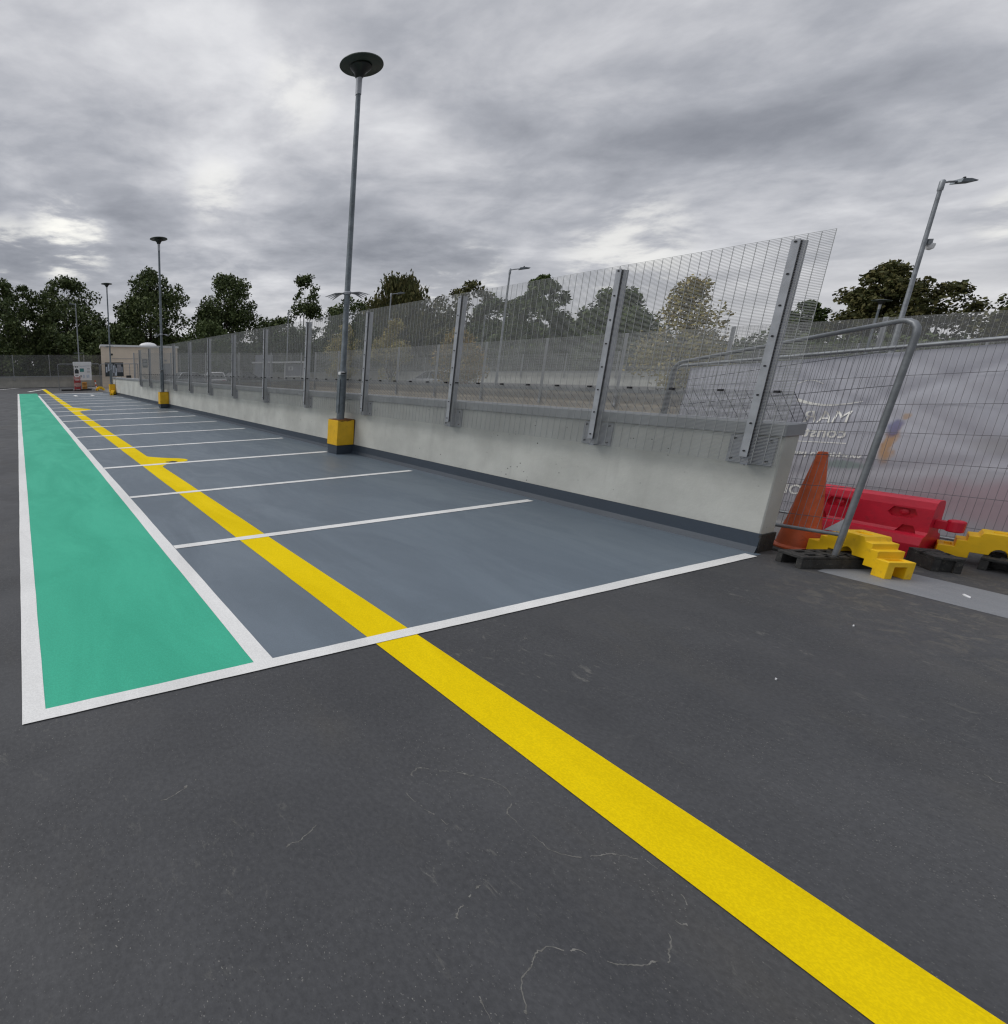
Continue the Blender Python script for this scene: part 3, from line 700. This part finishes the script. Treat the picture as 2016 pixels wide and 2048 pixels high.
def banner_text(body, a0, h0, width, height, bold=.014):
    cu = bpy.data.curves.new('lettering', 'FONT'); cu.body = body; cu.size = 1; cu.resolution_u = 3; cu.offset = bold
    o = bpy.data.objects.new('lettering', cu); C.objects.link(o)
    bpy.context.view_layer.update()
    me = bpy.data.meshes.new_from_object(o.evaluated_get(bpy.context.evaluated_depsgraph_get()))
    bpy.data.objects.remove(o); bpy.data.curves.remove(cu)
    bm = bmesh.new(); bm.from_mesh(me); bmesh.ops.triangulate(bm, faces=bm.faces)
    for _ in range(4):
        bmesh.ops.subdivide_edges(bm, edges=[e for e in bm.edges if e.calc_length() > .09], cuts=1, use_grid_fill=False); bmesh.ops.triangulate(bm, faces=bm.faces)
    bm.to_mesh(me); bm.free()
    xs = [v_.co.x for v_ in me.vertices]; ys = [v_.co.y for v_ in me.vertices]
    kx = width/(max(xs)-min(xs)); ky = height/(max(ys)-min(ys)); mx, my = min(xs), min(ys)
    for v_ in me.vertices:
        a = a0+(v_.co.x-mx)*kx; h = h0+(v_.co.y-my)*ky
        v_.co = WB(a, h, bz(a, h)+.012)
    return link('lettering', me, [TXT], ban)
AO = .60          # text positions measured from the near corner of the panel
banner_text('MAR', .92+AO, 1.19, .42, .135, 0.0)
banner_text('const', .90+AO, 1.02, .39, .10, .018)
banner_text('working in par', .72+AO, .785, .62, .078, .022)
banner_text('E  OL', .97+AO, .33, .37, .12)
def strip(pts_a, wfun, name):
    m = MB(); n = len(pts_a)
    for i, (a, h) in enumerate(pts_a):
        w_ = wfun(i/(n-1)); m.v += [WB(a, h-w_, bz(a, h)+.006), WB(a, h+w_, bz(a, h)+.006)]
    for i in range(n-1): m.f.append((2*i, 2*i+2, 2*i+3, 2*i+1)); m.m.append(0)
    m.build(name, TXT, ban)
strip([(.88+AO+.44*i/12, .965+.0*i) for i in range(13)], lambda u: .005, 'printed_rule')
strip([(.88+AO+.55*u, 1.425-.052*math.sin(u*math.pi)+.03*u) for u in [i/24 for i in range(25)]], lambda u: .003+.016*u, 'logo_swoosh')
strip([(1.22+AO+.25*u, 1.63+.05*math.sin(u*math.pi*.9)) for u in [i/16 for i in range(17)]], lambda u: .004, 'logo_arc')

# ------------------------------------------------------------------ rubber feet, yellow blocks, cone, barrier
def rubber_foot(label, x, y, rz, L=.70, W=.20, H=.11):
    f = thing('rubber_fence_foot', label, 'fence foot', (x, y, 0), rz, 'black rubber fence feet')
    m = MB(); a, b = L/2, W/2
    # outline with a tapered cut at each end and slots in the top
    m.box(-a, a, -b, -b+.045, 0.0, H-.025); m.box(-a, a, b-.045, b, 0.0, H-.025)
    m.box(-a+.13, a-.13, -b+.0452, b-.0452, .002, H-.025)
    for x0, x1 in ((-a,-a+.09),(-a+.19,-a+.24),(-.06,-.03),(.03,.06),(a-.24,a-.19),(a-.09,a)) if L > .5 else ((-a,-a+.07),(-.02,.02),(a-.07,a)): m.box(x0, x1, -b, b, H-.0248, H)
    m.box(-a+.0902, a-.0902, -b, -b+.035, H-.0248, H); m.box(-a+.0902, a-.0902, b-.035, b, H-.0248, H); m.box(-a+.0902, a-.0902, -.02, .02, H-.0248, H-.0005)
    if L < .5: m.box(-a+.02, a-.02, -b+.004, b-.004, .001, H-.004)
    m.build('foot_body', RUBBER, f, bevel=.006, seg=2)
    return f
rubber_foot('black rubber fence foot holding the leaning pole, half under the yellow block', 6.62, 2.02, math.atan2(-.358,.933), .70, .20)
rubber_foot('short black rubber fence foot between the two yellow blocks', 7.36, 1.68, R(45), .27, .17, .13)
rubber_foot('black rubber fence foot under the yellow block at the banner fence', 7.95, 1.47, R(8), .62, .20, .11)
def yellow_block(label, x, y, d, z=0, group='stepped yellow plastic blocks'):
    f = thing('stepped_block', label, 'fence block', (x, y, z), math.atan2(d[1], d[0]), group)
    arch = [(.045*math.cos(R(a)), .115+.06*math.sin(R(a))) for a in (0,30,60,90,120,150,180)]
    half_top = [(.30,.0),(.30,.148),(.215,.150),(.215,.212),(.165,.213),(.165,.262),(.115,.264),(.10,.302)]
    half_bot = [(.055,.115),(.135,.115),(.135,.06),(.205,.06),(.205,0)]
    top = half_top+[(-a, b) for a, b in reversed(half_top)]
    bot = [(-a, b) for a, b in reversed(half_bot)]+[(a_, b_) for a_, b_ in reversed(arch)]+half_bot
    poly = top+bot
    me = MB().prism(poly, -.10, .10)
    o = me.build('block_body', YEL_PL, f, fix=True)
    cut = MB().box(.22,.34,-.045,.045,-.02,.105); cut.box(-.34,-.22,-.045,.045,-.02,.105)
    cut.box(-.05,.05,-.03,.03,.285,.33)
    for s in (-1, 1): cut.box(s*.245-.02, s*.245+.02, -.06, .06, .13, .16)
    co = cut.build('cutter', YEL_PL, fix=True)
    co.parent = f
    md = o.modifiers.new('b', 'BOOLEAN'); md.operation = 'DIFFERENCE'; md.object = co; md.solver = 'EXACT'
    bv = o.modifiers.new('v', 'BEVEL'); bv.width = .006; bv.segments = 2; bv.limit_method = 'ANGLE'
    bpy.context.view_layer.update()
    nm = bpy.data.meshes.new_from_object(o.evaluated_get(bpy.context.evaluated_depsgraph_get()))
    o.modifiers.clear(); o.data = nm; nm.materials.clear(); nm.materials.append(YEL_PL); bpy.data.objects.remove(co)
    return f
yb = yellow_block('yellow stepped plastic block straddling the black foot of the leaning pole', 6.80, 1.93, (.42,.907))
for lab, x, y, z, a in (('yellow stepped plastic block in front of the banner fence, beside the red barrier', 7.84, 1.50, .0, R(-74)),
                        ('yellow stepped block beside the lamp base by the cream building', 6.22, 35.4, 0, R(60)),
                        ('yellow stepped block by the orange striped post at the far fence', 6.62, 44.0, 0, R(20))):
    c = copy_tree(yb); c.location = (x, y, z); c.rotation_euler.z = a; c['label'] = lab
    if y > 30: c.scale = (1.25, 1.25, 1.1)
# traffic cone
K = thing('traffic_cone', 'tall faded orange traffic cone with a black base beside the wall end', 'traffic cone', (7.0, 2.36, -.055), R(15))
MB().box(-.21,.21,-.21,.21,0,.05).build('base', RUBBER, K, bevel=.018)
MB().lathe([(.165,.0505),(.165,.065),(.142,.085),(.140,.10),(.118,.30),(.1165,.305),(.115,.30),(.078,.62),(.034,.975),(.030,.99),(.022,.99),(.022,.93)], n=32).build('body', ORANGE, K, smooth=35)
MB().lathe([(.0825,.58),(.0805,.60)], n=32).build('seam', ORANGE, K)
# red water barrier
Bx, By = 7.70, 2.20
WBR = thing('water_barrier', 'low red plastic water filled barrier with a lug at its end, behind the cone', 'barrier', (Bx, By, -.02), R(90))
# local x along the barrier (+x = +Y world), local y across (+y = -X world, towards the viewer)
prof = [(.20,0),(.20,.15),(.17,.22),(.125,.235),(.105,.26),(.095,.47),(.075,.53),(.045,.548)]
poly = [(a, z) for a, z in prof]+[(-a, z) for a, z in reversed(prof)]
m = MB(); m.prism(poly, -.39, .39, lambda a, y, z: (y*(1-.03*z), a, z))
o = m.build('barrier_body', RED_PL, WBR, fix=True)
cut = MB()
for x in (-.22, .17):
    cut.prism([(-.085,.40),(-.06,.365),(.06,.365),(.085,.40),(.06,.455),(-.06,.455)], .055, .16, lambda a, y, z, x=x: (a+x, y, z))
cut.prism([(-.33,.235),(-.21,.235),(-.24,.30),(-.30,.30)], .07, .2, lambda a, y, z: (a, y, z))
cut.prism([(.21,.235),(.33,.235),(.30,.30),(.24,.30)], .07, .2, lambda a, y, z: (a, y, z))
co = cut.build('cutter', RED_PL, fix=True); co.parent = WBR
md = o.modifiers.new('b', 'BOOLEAN'); md.operation = 'DIFFERENCE'; md.object = co; md.solver = 'EXACT'
bv = o.modifiers.new('v', 'BEVEL'); bv.width = .014; bv.segments = 3; bv.limit_method = 'ANGLE'; bv.angle_limit = R(25)
bpy.context.view_layer.update()
nm = bpy.data.meshes.new_from_object(o.evaluated_get(bpy.context.evaluated_depsgraph_get()))
o.modifiers.clear(); o.data = nm; nm.materials.clear(); nm.materials.append(RED_PL); bpy.data.objects.remove(co)
MB().box(-.20,.20,.098,.104,.285,.292).build('moulding_line', RED_PL, WBR)
for x in (-.22, .17): MB().lathe([(.028,0),(.028,.012),(.012,.02)], n=12).build('cap', RED_PL, WBR, loc=(x,.058,.41)).rotation_euler = (R(-90),0,0)
m = MB().box(-.475,-.385,-.03,.03,.30,.375); m.lathe([(.045,.29),(.05,.30),(.05,.385),(.04,.395)], (-.49,0,0), 16); m.build('coupling_lug', RED_PL, WBR, bevel=.004, seg=1)
# dark rubber bollard base at the frame edge
K2 = thing('rubber_bollard', 'dark brown flared rubber bollard base beside the yellow block at the banner fence', 'bollard', (8.12, 1.30, 0))
MB().lathe([(.26,0),(.26,.03),(.16,.07),(.10,.14),(.085,.25),(.08,.55),(0,.56)], n=24).build('base', plain('brown_rubber',(.035,.028,.026),.8), K2, smooth=40)

# ------------------------------------------------------------------ far clutter at the end of the deck
BARR = plain('faded_red', (.36,.05,.05), .6, 0, .3, 6)
K = thing('red_barrier', 'faded red and white stacked barrier in front of the white notice board', 'barrier', (4.75, 44.2, 0), R(8))
for k in range(4): MB().box(-.28,.28,-.05,.05,.14+k*.27,.35+k*.27).build('board', BARR if k % 2 == 0 else plain('barrier_pale', (.50,.28,.26), .6, 0, .3, 7), K, bevel=.015)
for x in (-.22,.22): MB().box(x-.03,x+.03,-.04,.04,0,1.22).build('leg', BARR, K)
MB().box(-.35,.35,-.2,.2,0,.08).build('foot', RUBBER, K)
K = thing('orange_drum', 'weathered orange drum behind the faded red barrier', 'drum', (5.42, 44.9, 0))
MB().lathe([(.20,0),(.22,.02),(.22,.30),(.23,.32),(.22,.34),(.22,.62),(.23,.64),(.22,.66),(.20,.72),(0,.73)], n=20).build('body', plain('drum_orange',(.45,.22,.05),.6,0,.2,5), K, smooth=40)
K = thing('striped_post', 'slim leaning orange and white striped post at the far fence', 'post', (6.36, 44.1, 0)); K.rotation_euler = (0, R(-9), 0)
for k in range(5): MB().bar((0,0,.03+k*.17),(0,0,.20+k*.17),.055,10).build('band', ORANGE if k % 2 == 0 else WHITE, K)
MB().box(-.16,.16,-.16,.16,0,.03).build('foot', RUBBER, K)
for i, (x, L, lab) in enumerate(((3.35, 3.6, 'tubular fence panel behind the white notice board'), (7.05, 1.1, 'narrow tubular fence panel between the notice board and the cream building'), (8.4, 2.2, 'tubular fence panel against the cream building beside the poster board'))):
    heras('temporary_fence', lab, (x, 45.9 if i < 2 else 46.6, 0), (1, 0.02), 0, 0, L, .15, 2.25, group='temporary fence panels at the far end', dv=.12, rail_r=.03)
for i, (x, y) in enumerate(((3.9, 44.6), (5.5, 44.7))):
    c = rubber_foot('black rubber fence foot under the white notice board' if i else 'black rubber fence foot beside the faded red barrier', x, y, R(3), .95, .22, .14)
HR = thing('hand_rail', 'dark tubular gate rail in front of the cream building wall', 'railing', (9.95, 47.2, 0))
for x in (0, .55): MB().bar((x,0,0),(x,0,2.25),.03,8).build('rail_post', GALV, HR)
MB().bar((0,0,2.25),(1.25,0,2.25),.03,8).build('top_rail', GALV, HR); MB().box(-.35,.1,-.05,.05,.98,1.2).build('lock_box', BLACK, HR)

# ------------------------------------------------------------------ cars on the far deck
def car(label, x, y, rz, paint, van=False, group='cars parked on the far deck'):
    c = thing('parked_car', label, 'car', (x, y, 0), rz, group)
    if van: pr = [(-2.3,.35),(-2.32,.95),(-2.25,1.95),(-1.9,2.05),(1.0,2.05),(1.65,1.25),(2.25,1.05),(2.35,.6),(2.3,.3)]
    else: pr = [(-2.05,.32),(-2.1,.62),(-2.02,.92),(-1.2,1.0),(1.0,.98),(1.9,.82),(2.08,.6),(2.05,.3)]
    MB().prism(pr, -.86, .86).build('body', paint, c, bevel=.09, seg=3, smooth=50)
    if not van:
        g = [(-1.75,.985),(-1.25,1.40),(-.75,1.46),(.1,1.44),(.95,.975)]
        q = MB(); n = len(g)
        q.v = [(a, -.80+.22*(z-.97)/.5, z) for a, z in g]+[(a, .80-.22*(z-.97)/.5, z) for a, z in g]
        q.f = [tuple(range(n)), tuple(range(2*n-1, n-1, -1))]+[((k+1) % n, k, n+k, n+(k+1) % n) for k in range(n)]; q.m = [0]*len(q.f)
        q.build('window', GLASSD, c, fix=True)
        rr = [(-1.3,1.40),(-.75,1.475),(.1,1.455),(.3,1.39)]
        q = MB(); q.prism(rr, -.60, .60); q.build('roof', paint, c, bevel=.02)
        for s in (-1, 1):
            for xx in ((-1.72,-1.25),(-.45,-.40),(.93,.15)):
                q = MB(); q.bar((xx[0], s*.80, .99), (xx[1], s*.61, 1.43), .035, 4); q.build('pillar', paint, c)
    else:
        q = MB(); q.prism([(.62,1.3),(1.05,1.98),(1.62,1.28)], -.875, .875); q.build('window', GLASSD, c, fix=True)
    for wx in (-1.28, 1.32):
        for s in (-1, 1):
            w_ = MB().lathe([(.16,-.09),(.30,-.09),(.32,-.06),(.32,.06),(.30,.09),(.16,.09)], n=20); o = w_.build('wheel', TYRE, c, loc=(wx, s*.80, .32)); o.rotation_euler = (R(90),0,0)
            MB().lathe([(.17,-.085),(.15,.0),(0,.02)], n=16).build('rim', GALV_L, o)
    for s in (-1, 1):
        MB().box(2.02,2.10,s*.60-.16,s*.60+.16,.62,.74).build('headlight', WHITE, c); MB().box(-2.13,-2.05,s*.62-.12,s*.62+.12,.70,.84).build('tail_light', RED_PL, c)
    return c
PW = plain('paint_white', (.72,.73,.75), .25, 0, .02); PS = plain('paint_silver', (.42,.44,.47), .28, .4, .04); PB = plain('paint_black', (.018,.018,.02), .2, 0, .02)
car('silver car with a pale roof, first behind the end fence by the cream building', 13.2, 38.6, R(10), PS)
car('white car between the silver and the dark car behind the end fence', 15.1, 38.8, R(75), PW)
car('dark car with a long roof behind the end fence', 18.2, 39.6, R(5), PB)
car('silver car parked behind the tan wall under the gold leaved young tree', 25.0, 25.4, R(80), PS)
# shelter
S = thing('trolley_shelter', 'white framed shelter with a square sign beyond the end fence', 'shelter', (21.2, 40.6, 0), R(-28))
for x in (0, 1.3, 2.9): MB().box(x-.05,x+.05,-.05,.05,0,2.15).build('frame_post', WHITE, S)
MB().box(-1.6,3.3,-.4,1.6,2.152,2.28).build('roof', WHITE, S)
MB().box(1.36,2.84,.0,.03,1.05,2.05).build('side_panel', HOARD, S); MB().box(1.36,2.84,-.02,.05,.95,1.04).build('rail', WHITE, S)
MB().box(1.6,2.0,-.03,-.002,1.5,1.85).build('sign', WHITE, S); MB().box(1.72,1.88,-.036,-.031,1.58,1.77).build('sign_print', GREYP, S)
MB().box(-1.5,-.1,.3,.4,0,2.1).build('back_panel', GREYP, S)
Hd = thing('hoarding', 'lilac grey hoarding panel beside the white framed shelter', 'hoarding', (19.9, 40.9, 0), R(-24))
MB().box(0,1.5,0,.06,0,2.85).build('panel', HOARD, Hd); MB().box(.7,1.1,-.01,-.001,.9,1.3).build('sheet', PALEBLUE, Hd)

# ------------------------------------------------------------------ trees
def leaf_mesh(name, cen, rad, per, size, seed, droop=0.0, flat=.85):
    g = np.random.default_rng(seed); n = len(cen)
    cnt = np.maximum(4, (per*(rad/np.mean(rad))**2)).astype(int)
    idx = np.repeat(np.arange(n), cnt); N = len(idx)
    off = g.normal(size=(N,3)); off /= np.linalg.norm(off, axis=1)[:,None]+1e-9
    off *= (.15+1.12*g.random(N)**.6)[:,None]*rad[idx][:,None]; off[:,2] *= flat
    p = cen[idx]+off
    if droop: p[:,2] -= g.random(N)*droop
    a = g.normal(size=(N,3)); a /= np.linalg.norm(a, axis=1)[:,None]
    b = g.normal(size=(N,3)); b -= a*np.sum(a*b, axis=1)[:,None]; b /= np.linalg.norm(b, axis=1)[:,None]
    if droop: a = a*.35+np.array([0,0,-1.0]); 
    s = size*(.55+.9*g.random(N))[:,None]; k = (.45+.35*g.random(N))[:,None]
    V = np.stack([p-a*s*.5, p+b*s*k*.5+a*s*.05, p+a*s*.5, p-b*s*k*.5-a*s*.05], 1).reshape(-1,3)
    me = bpy.data.meshes.new(name)
    me.vertices.add(4*N); me.vertices.foreach_set('co', V.ravel().astype(np.float32))
    me.loops.add(4*N); me.loops.foreach_set('vertex_index', np.arange(4*N, dtype=np.int32))
    me.polygons.add(N); me.polygons.foreach_set('loop_start', np.arange(0,4*N,4, dtype=np.int32)); me.polygons.foreach_set('loop_total', np.full(N,4,dtype=np.int32))
    me.update(calc_edges=True); return me
PROF = {'round': lambda h: math.sqrt(max(0,1-(2*h-.95)**2*.95)), 'ovoid': lambda h: (min(1,h*3.2)**.7)*max(.05,1-h)**.48*1.25,
        'cone': lambda h: min(1,h*5)*(1-h)**.85+.06, 'tall': lambda h: min(1,.35+h*1.6)*max(.04,1-h)**.4, 'willow': lambda h: min(1,.7+h)*max(.03,1-h)**.35}
def tree(label, x, y, z0, ztop, rad, kind='round', mat=None, seed=1, nc=64, per=170, size=.34, low=None, group='trees beyond the deck', name='broadleaf_tree', droop=0, lean=0, clump=.26, cat='tree'):
    T = thing(name, label, cat, (x, y, z0), 0, group); g = np.random.default_rng(seed); H = ztop-z0
    lo = (H*.30 if low is None else low-z0); cen = []; rd = []
    for i in range(nc):
        h = g.random()**.85; rr = PROF[kind](h)*rad; a = g.random()*2*math.pi; q = rr*(.35+.62*g.random()**.5)
        c = clump*rad*(.6+.8*g.random())*(1.0 if h < .8 else .72)
        wob = 1+.22*math.sin(3*a+seed)+.14*math.sin(5*a+h*9)
        cen.append((q*math.cos(a)*wob+lean*h*rad, q*math.sin(a)*wob, lo+h*(H-lo)-c*.55*h)); rd.append(c)
    for i in range(6):                                   # the ragged leading shoots, spread over the shoulders of the crown
        a = i*2.4+seed; q = rad*(.12+.5*g.random())*(1 if kind in ('round','willow') else .55); c = clump*rad*.62
        cen.append((q*math.cos(a)+lean*rad*.6, q*math.sin(a), H-c*.7-(q/rad)**1.5*rad*.95)); rd.append(c)
    cen = np.array(cen); rd = np.array(rd)
    cen[0] = (lean*rad*.6, 0, H-rd[0]*.9)
    tr = MB(); tr.tube([(0,0,0),(.02*rad,0,lo*.6),(lean*rad*.3,.03*rad,lo+.35*(H-lo)),(lean*rad*.6,0,lo+.7*(H-lo))], [.045*rad+.07,.04*rad+.05,.025*rad+.03,.012*rad+.01], 8)
    for i in range(min(14, nc)):
        c = cen[i*nc//14 if nc >= 14 else i]; b0 = Vector((.01,0,lo*.75+.2*g.random()*(c[2]-lo))); e = Vector(c)
        tr.tube([b0, b0.lerp(e,.5)+Vector((0,0,.06*rad)), e], [.018*rad+.02,.010*rad+.012,.006], 5)
    tr.build('trunk', BARK, T)
    link('crown', leaf_mesh('crown', cen, rd, per, size, seed, droop), [mat or L_DARK], T)
    return T
TR = [
 ('dark broadleaf tree cut by the picture edge, behind the end wall', -1.8, 66, 12.6, 3.6, 'round', L_DARK, 11, dict(nc=70)),
 ('airy tree with sky showing between thin branches behind the end wall', 1.5, 70, 12.2, 2.7, 'tall', L_DARK, 12, dict(nc=44, per=70, size=.34, clump=.25)),
 ('broad dark tree behind the thin lamp post at the end wall', 6.4, 68, 13.1, 4.9, 'round', L_DARK, 13, dict(nc=110, per=150, clump=.23)),
 ('rounded dark tree standing behind the cream building', 16.9, 66, 14.0, 4.3, 'round', L_DARK, 14, dict(nc=105, per=150, low=3, clump=.24)),
 ('domed dark tree standing clear against the sky past the cream building', 27.9, 66.4, 14.0, 5.4, 'ovoid', L_DARK, 15, dict(nc=130, per=150, low=0, clump=.22)),
 ('airy tree with a ragged top beside the tallest looking lamp post', 38.2, 63.4, 13.9, 3.1, 'tall', L_DARK, 16, dict(nc=52, per=85, size=.34, low=1, clump=.26)),
 ('low dark tree behind the pole guard of the tallest looking lamp', 40.9, 57.1, 10.6, 3.6, 'round', L_DARK, 17, dict(nc=42)),
 ('wide drooping tree with hanging strands behind the domed camera lamp', 52.5, 61.5, 14.6, 6.6, 'willow', L_BROWN, 18, dict(nc=190, per=110, size=.46, droop=1.3, low=0, name='drooping_tree', clump=.16)),
 ('brown tipped tree between the drooping tree and the round green tree', 56, 52.5, 12.4, 4.0, 'round', L_BROWN, 19, dict(nc=46)),
 ('round green tree beside the plain single arm lamp post', 51, 38.9, 10.6, 2.7, 'round', L_GREEN, 20, dict(nc=90, per=150, size=.32, low=0, clump=.24)),
 ('broad green tree behind the third fence post from the wall end', 54, 33.6, 8.6, 4.1, 'ovoid', L_GREEN, 21, dict(nc=120, per=150, size=.32, low=-1, clump=.23)),
 ('dense dark tree with a rounded top past the end of the mesh fence', 82, 26.6, 11.3, 2.9, 'round', L_BROWN, 22, dict(nc=110, per=160, size=.32, low=1, clump=.24)),
 ('low tree sloping down behind the end of the mesh fence', 82, 31.6, 8.2, 2.3, 'round', L_GREEN, 23, dict(nc=60, size=.32, low=0)),
 ('thin branched tree between the banner lamp post and the picture edge', 84, 23.4, 9.0, 2.8, 'tall', L_BROWN, 24, dict(nc=64, per=100, size=.30, low=0)),
 ('brown orange tree at the picture edge above the banner fence', 82, 17.2, 8.8, 3.6, 'round', L_BROWN, 25, dict(nc=80, size=.30, low=0)),
 ('pale green bushy tree behind the cream building roof', 21.6, 58.3, 7.4, 2.9, 'round', L_GREEN, 26, dict(nc=40, size=.28, low=0)),
 ('dark bushy tree directly above the cream building roof', 11.5, 62, 7.0, 3.6, 'round', L_DARK, 27, dict(nc=44, low=0)),
 ('dark bushy tree behind the disc lamp at the end of the wall', 8.0, 63, 6.6, 3.4, 'round', L_DARK, 28, dict(nc=44, low=0)),
 ('dark green tree filling the gap below the airy lamp tree', 33.5, 62, 8.2, 3.8, 'round', L_DARK, 29, dict(nc=48, low=0)),
 ('dark green tree behind the gold leaved young tree', 53, 45.5, 9.2, 3.6, 'round', L_DARK, 30, dict(nc=48, low=0)),
]
for lab, x, y, zt, rad, kind, mat, seed, kw in TR: tree(lab, x, y, -6, zt, rad, kind, mat, seed, **kw)
YT = dict(group='young trees on the far deck', name='young_tree', clump=.30)
tree('young brown leaved tree with a pointed top behind the mesh fence', 24.2, 12.5, 0, 4.85, 1.55, 'cone', L_TAN, 41, nc=60, per=75, size=.13, low=.7, **YT)
tree('sparse tan young tree right behind the tallest looking lamp post', 24, 33.7, 0, 5.0, 1.3, 'ovoid', L_TAN, 42, nc=40, per=70, size=.15, low=.8, **YT)
tree('tan young tree in front of the dome camera lamp post', 24, 28.3, 0, 4.8, 1.15, 'ovoid', L_TAN, 43, nc=40, per=70, size=.15, low=.8, **YT)
tree('gold topped young tree behind the fourth fence post from the wall end', 24, 22.9, 0, 3.75, 1.45, 'ovoid', L_GOLD, 44, nc=50, per=85, size=.14, low=.6, **YT)
def woodland(name, label, pts, hts, seed, n, size, mat):
    g = np.random.default_rng(seed); cen = []; rd = []
    for i in range(n):
        u = g.random()*(len(pts)-1); k = int(u); f = u-k
        P = np.array(pts[k])*(1-f)+np.array(pts[k+1])*f; h = hts[k]*(1-f)+hts[k+1]*f
        q = g.normal(size=2)*1.3; hh = -2+(h+1.4)*g.random()**.75*(.86+.14*math.sin(u*19))
        cen.append((P[0]+q[0], P[1]+q[1], hh)); rd.append(.9+.9*g.random())
    o = link(name, leaf_mesh(name, np.array(cen), np.array(rd), 110, size, seed), [mat]); o['kind'] = 'stuff'
    tag(o, label, 'woodland')
woodland('woodland', 'dark mass of woodland low behind the end wall', [(-32,74),(0,76),(22,76),(46,72)], [8.5,7.6,6.6,7.6], 61, 900, .5, L_DARK)
woodland('woodland', 'dark mass of woodland behind the perimeter fence', [(46,72),(58,60),(61,46),(64,34),(66,24),(84,22),(88,4)], [7.6,8.4,7.2,4.6,3.6,4.4,4.2], 62, 1100, .46, L_DARK)

# ------------------------------------------------------------------ render settings
sc.render.engine = 'CYCLES'
sc.cycles.use_denoising = True; sc.cycles.denoiser = 'OPENIMAGEDENOISE'; sc.cycles.denoising_prefilter = 'ACCURATE'; sc.cycles.denoising_input_passes = 'RGB_ALBEDO_NORMAL'
sc.cycles.filter_width = 1.25; sc.cycles.max_bounces = 6; sc.cycles.transparent_max_bounces = 6
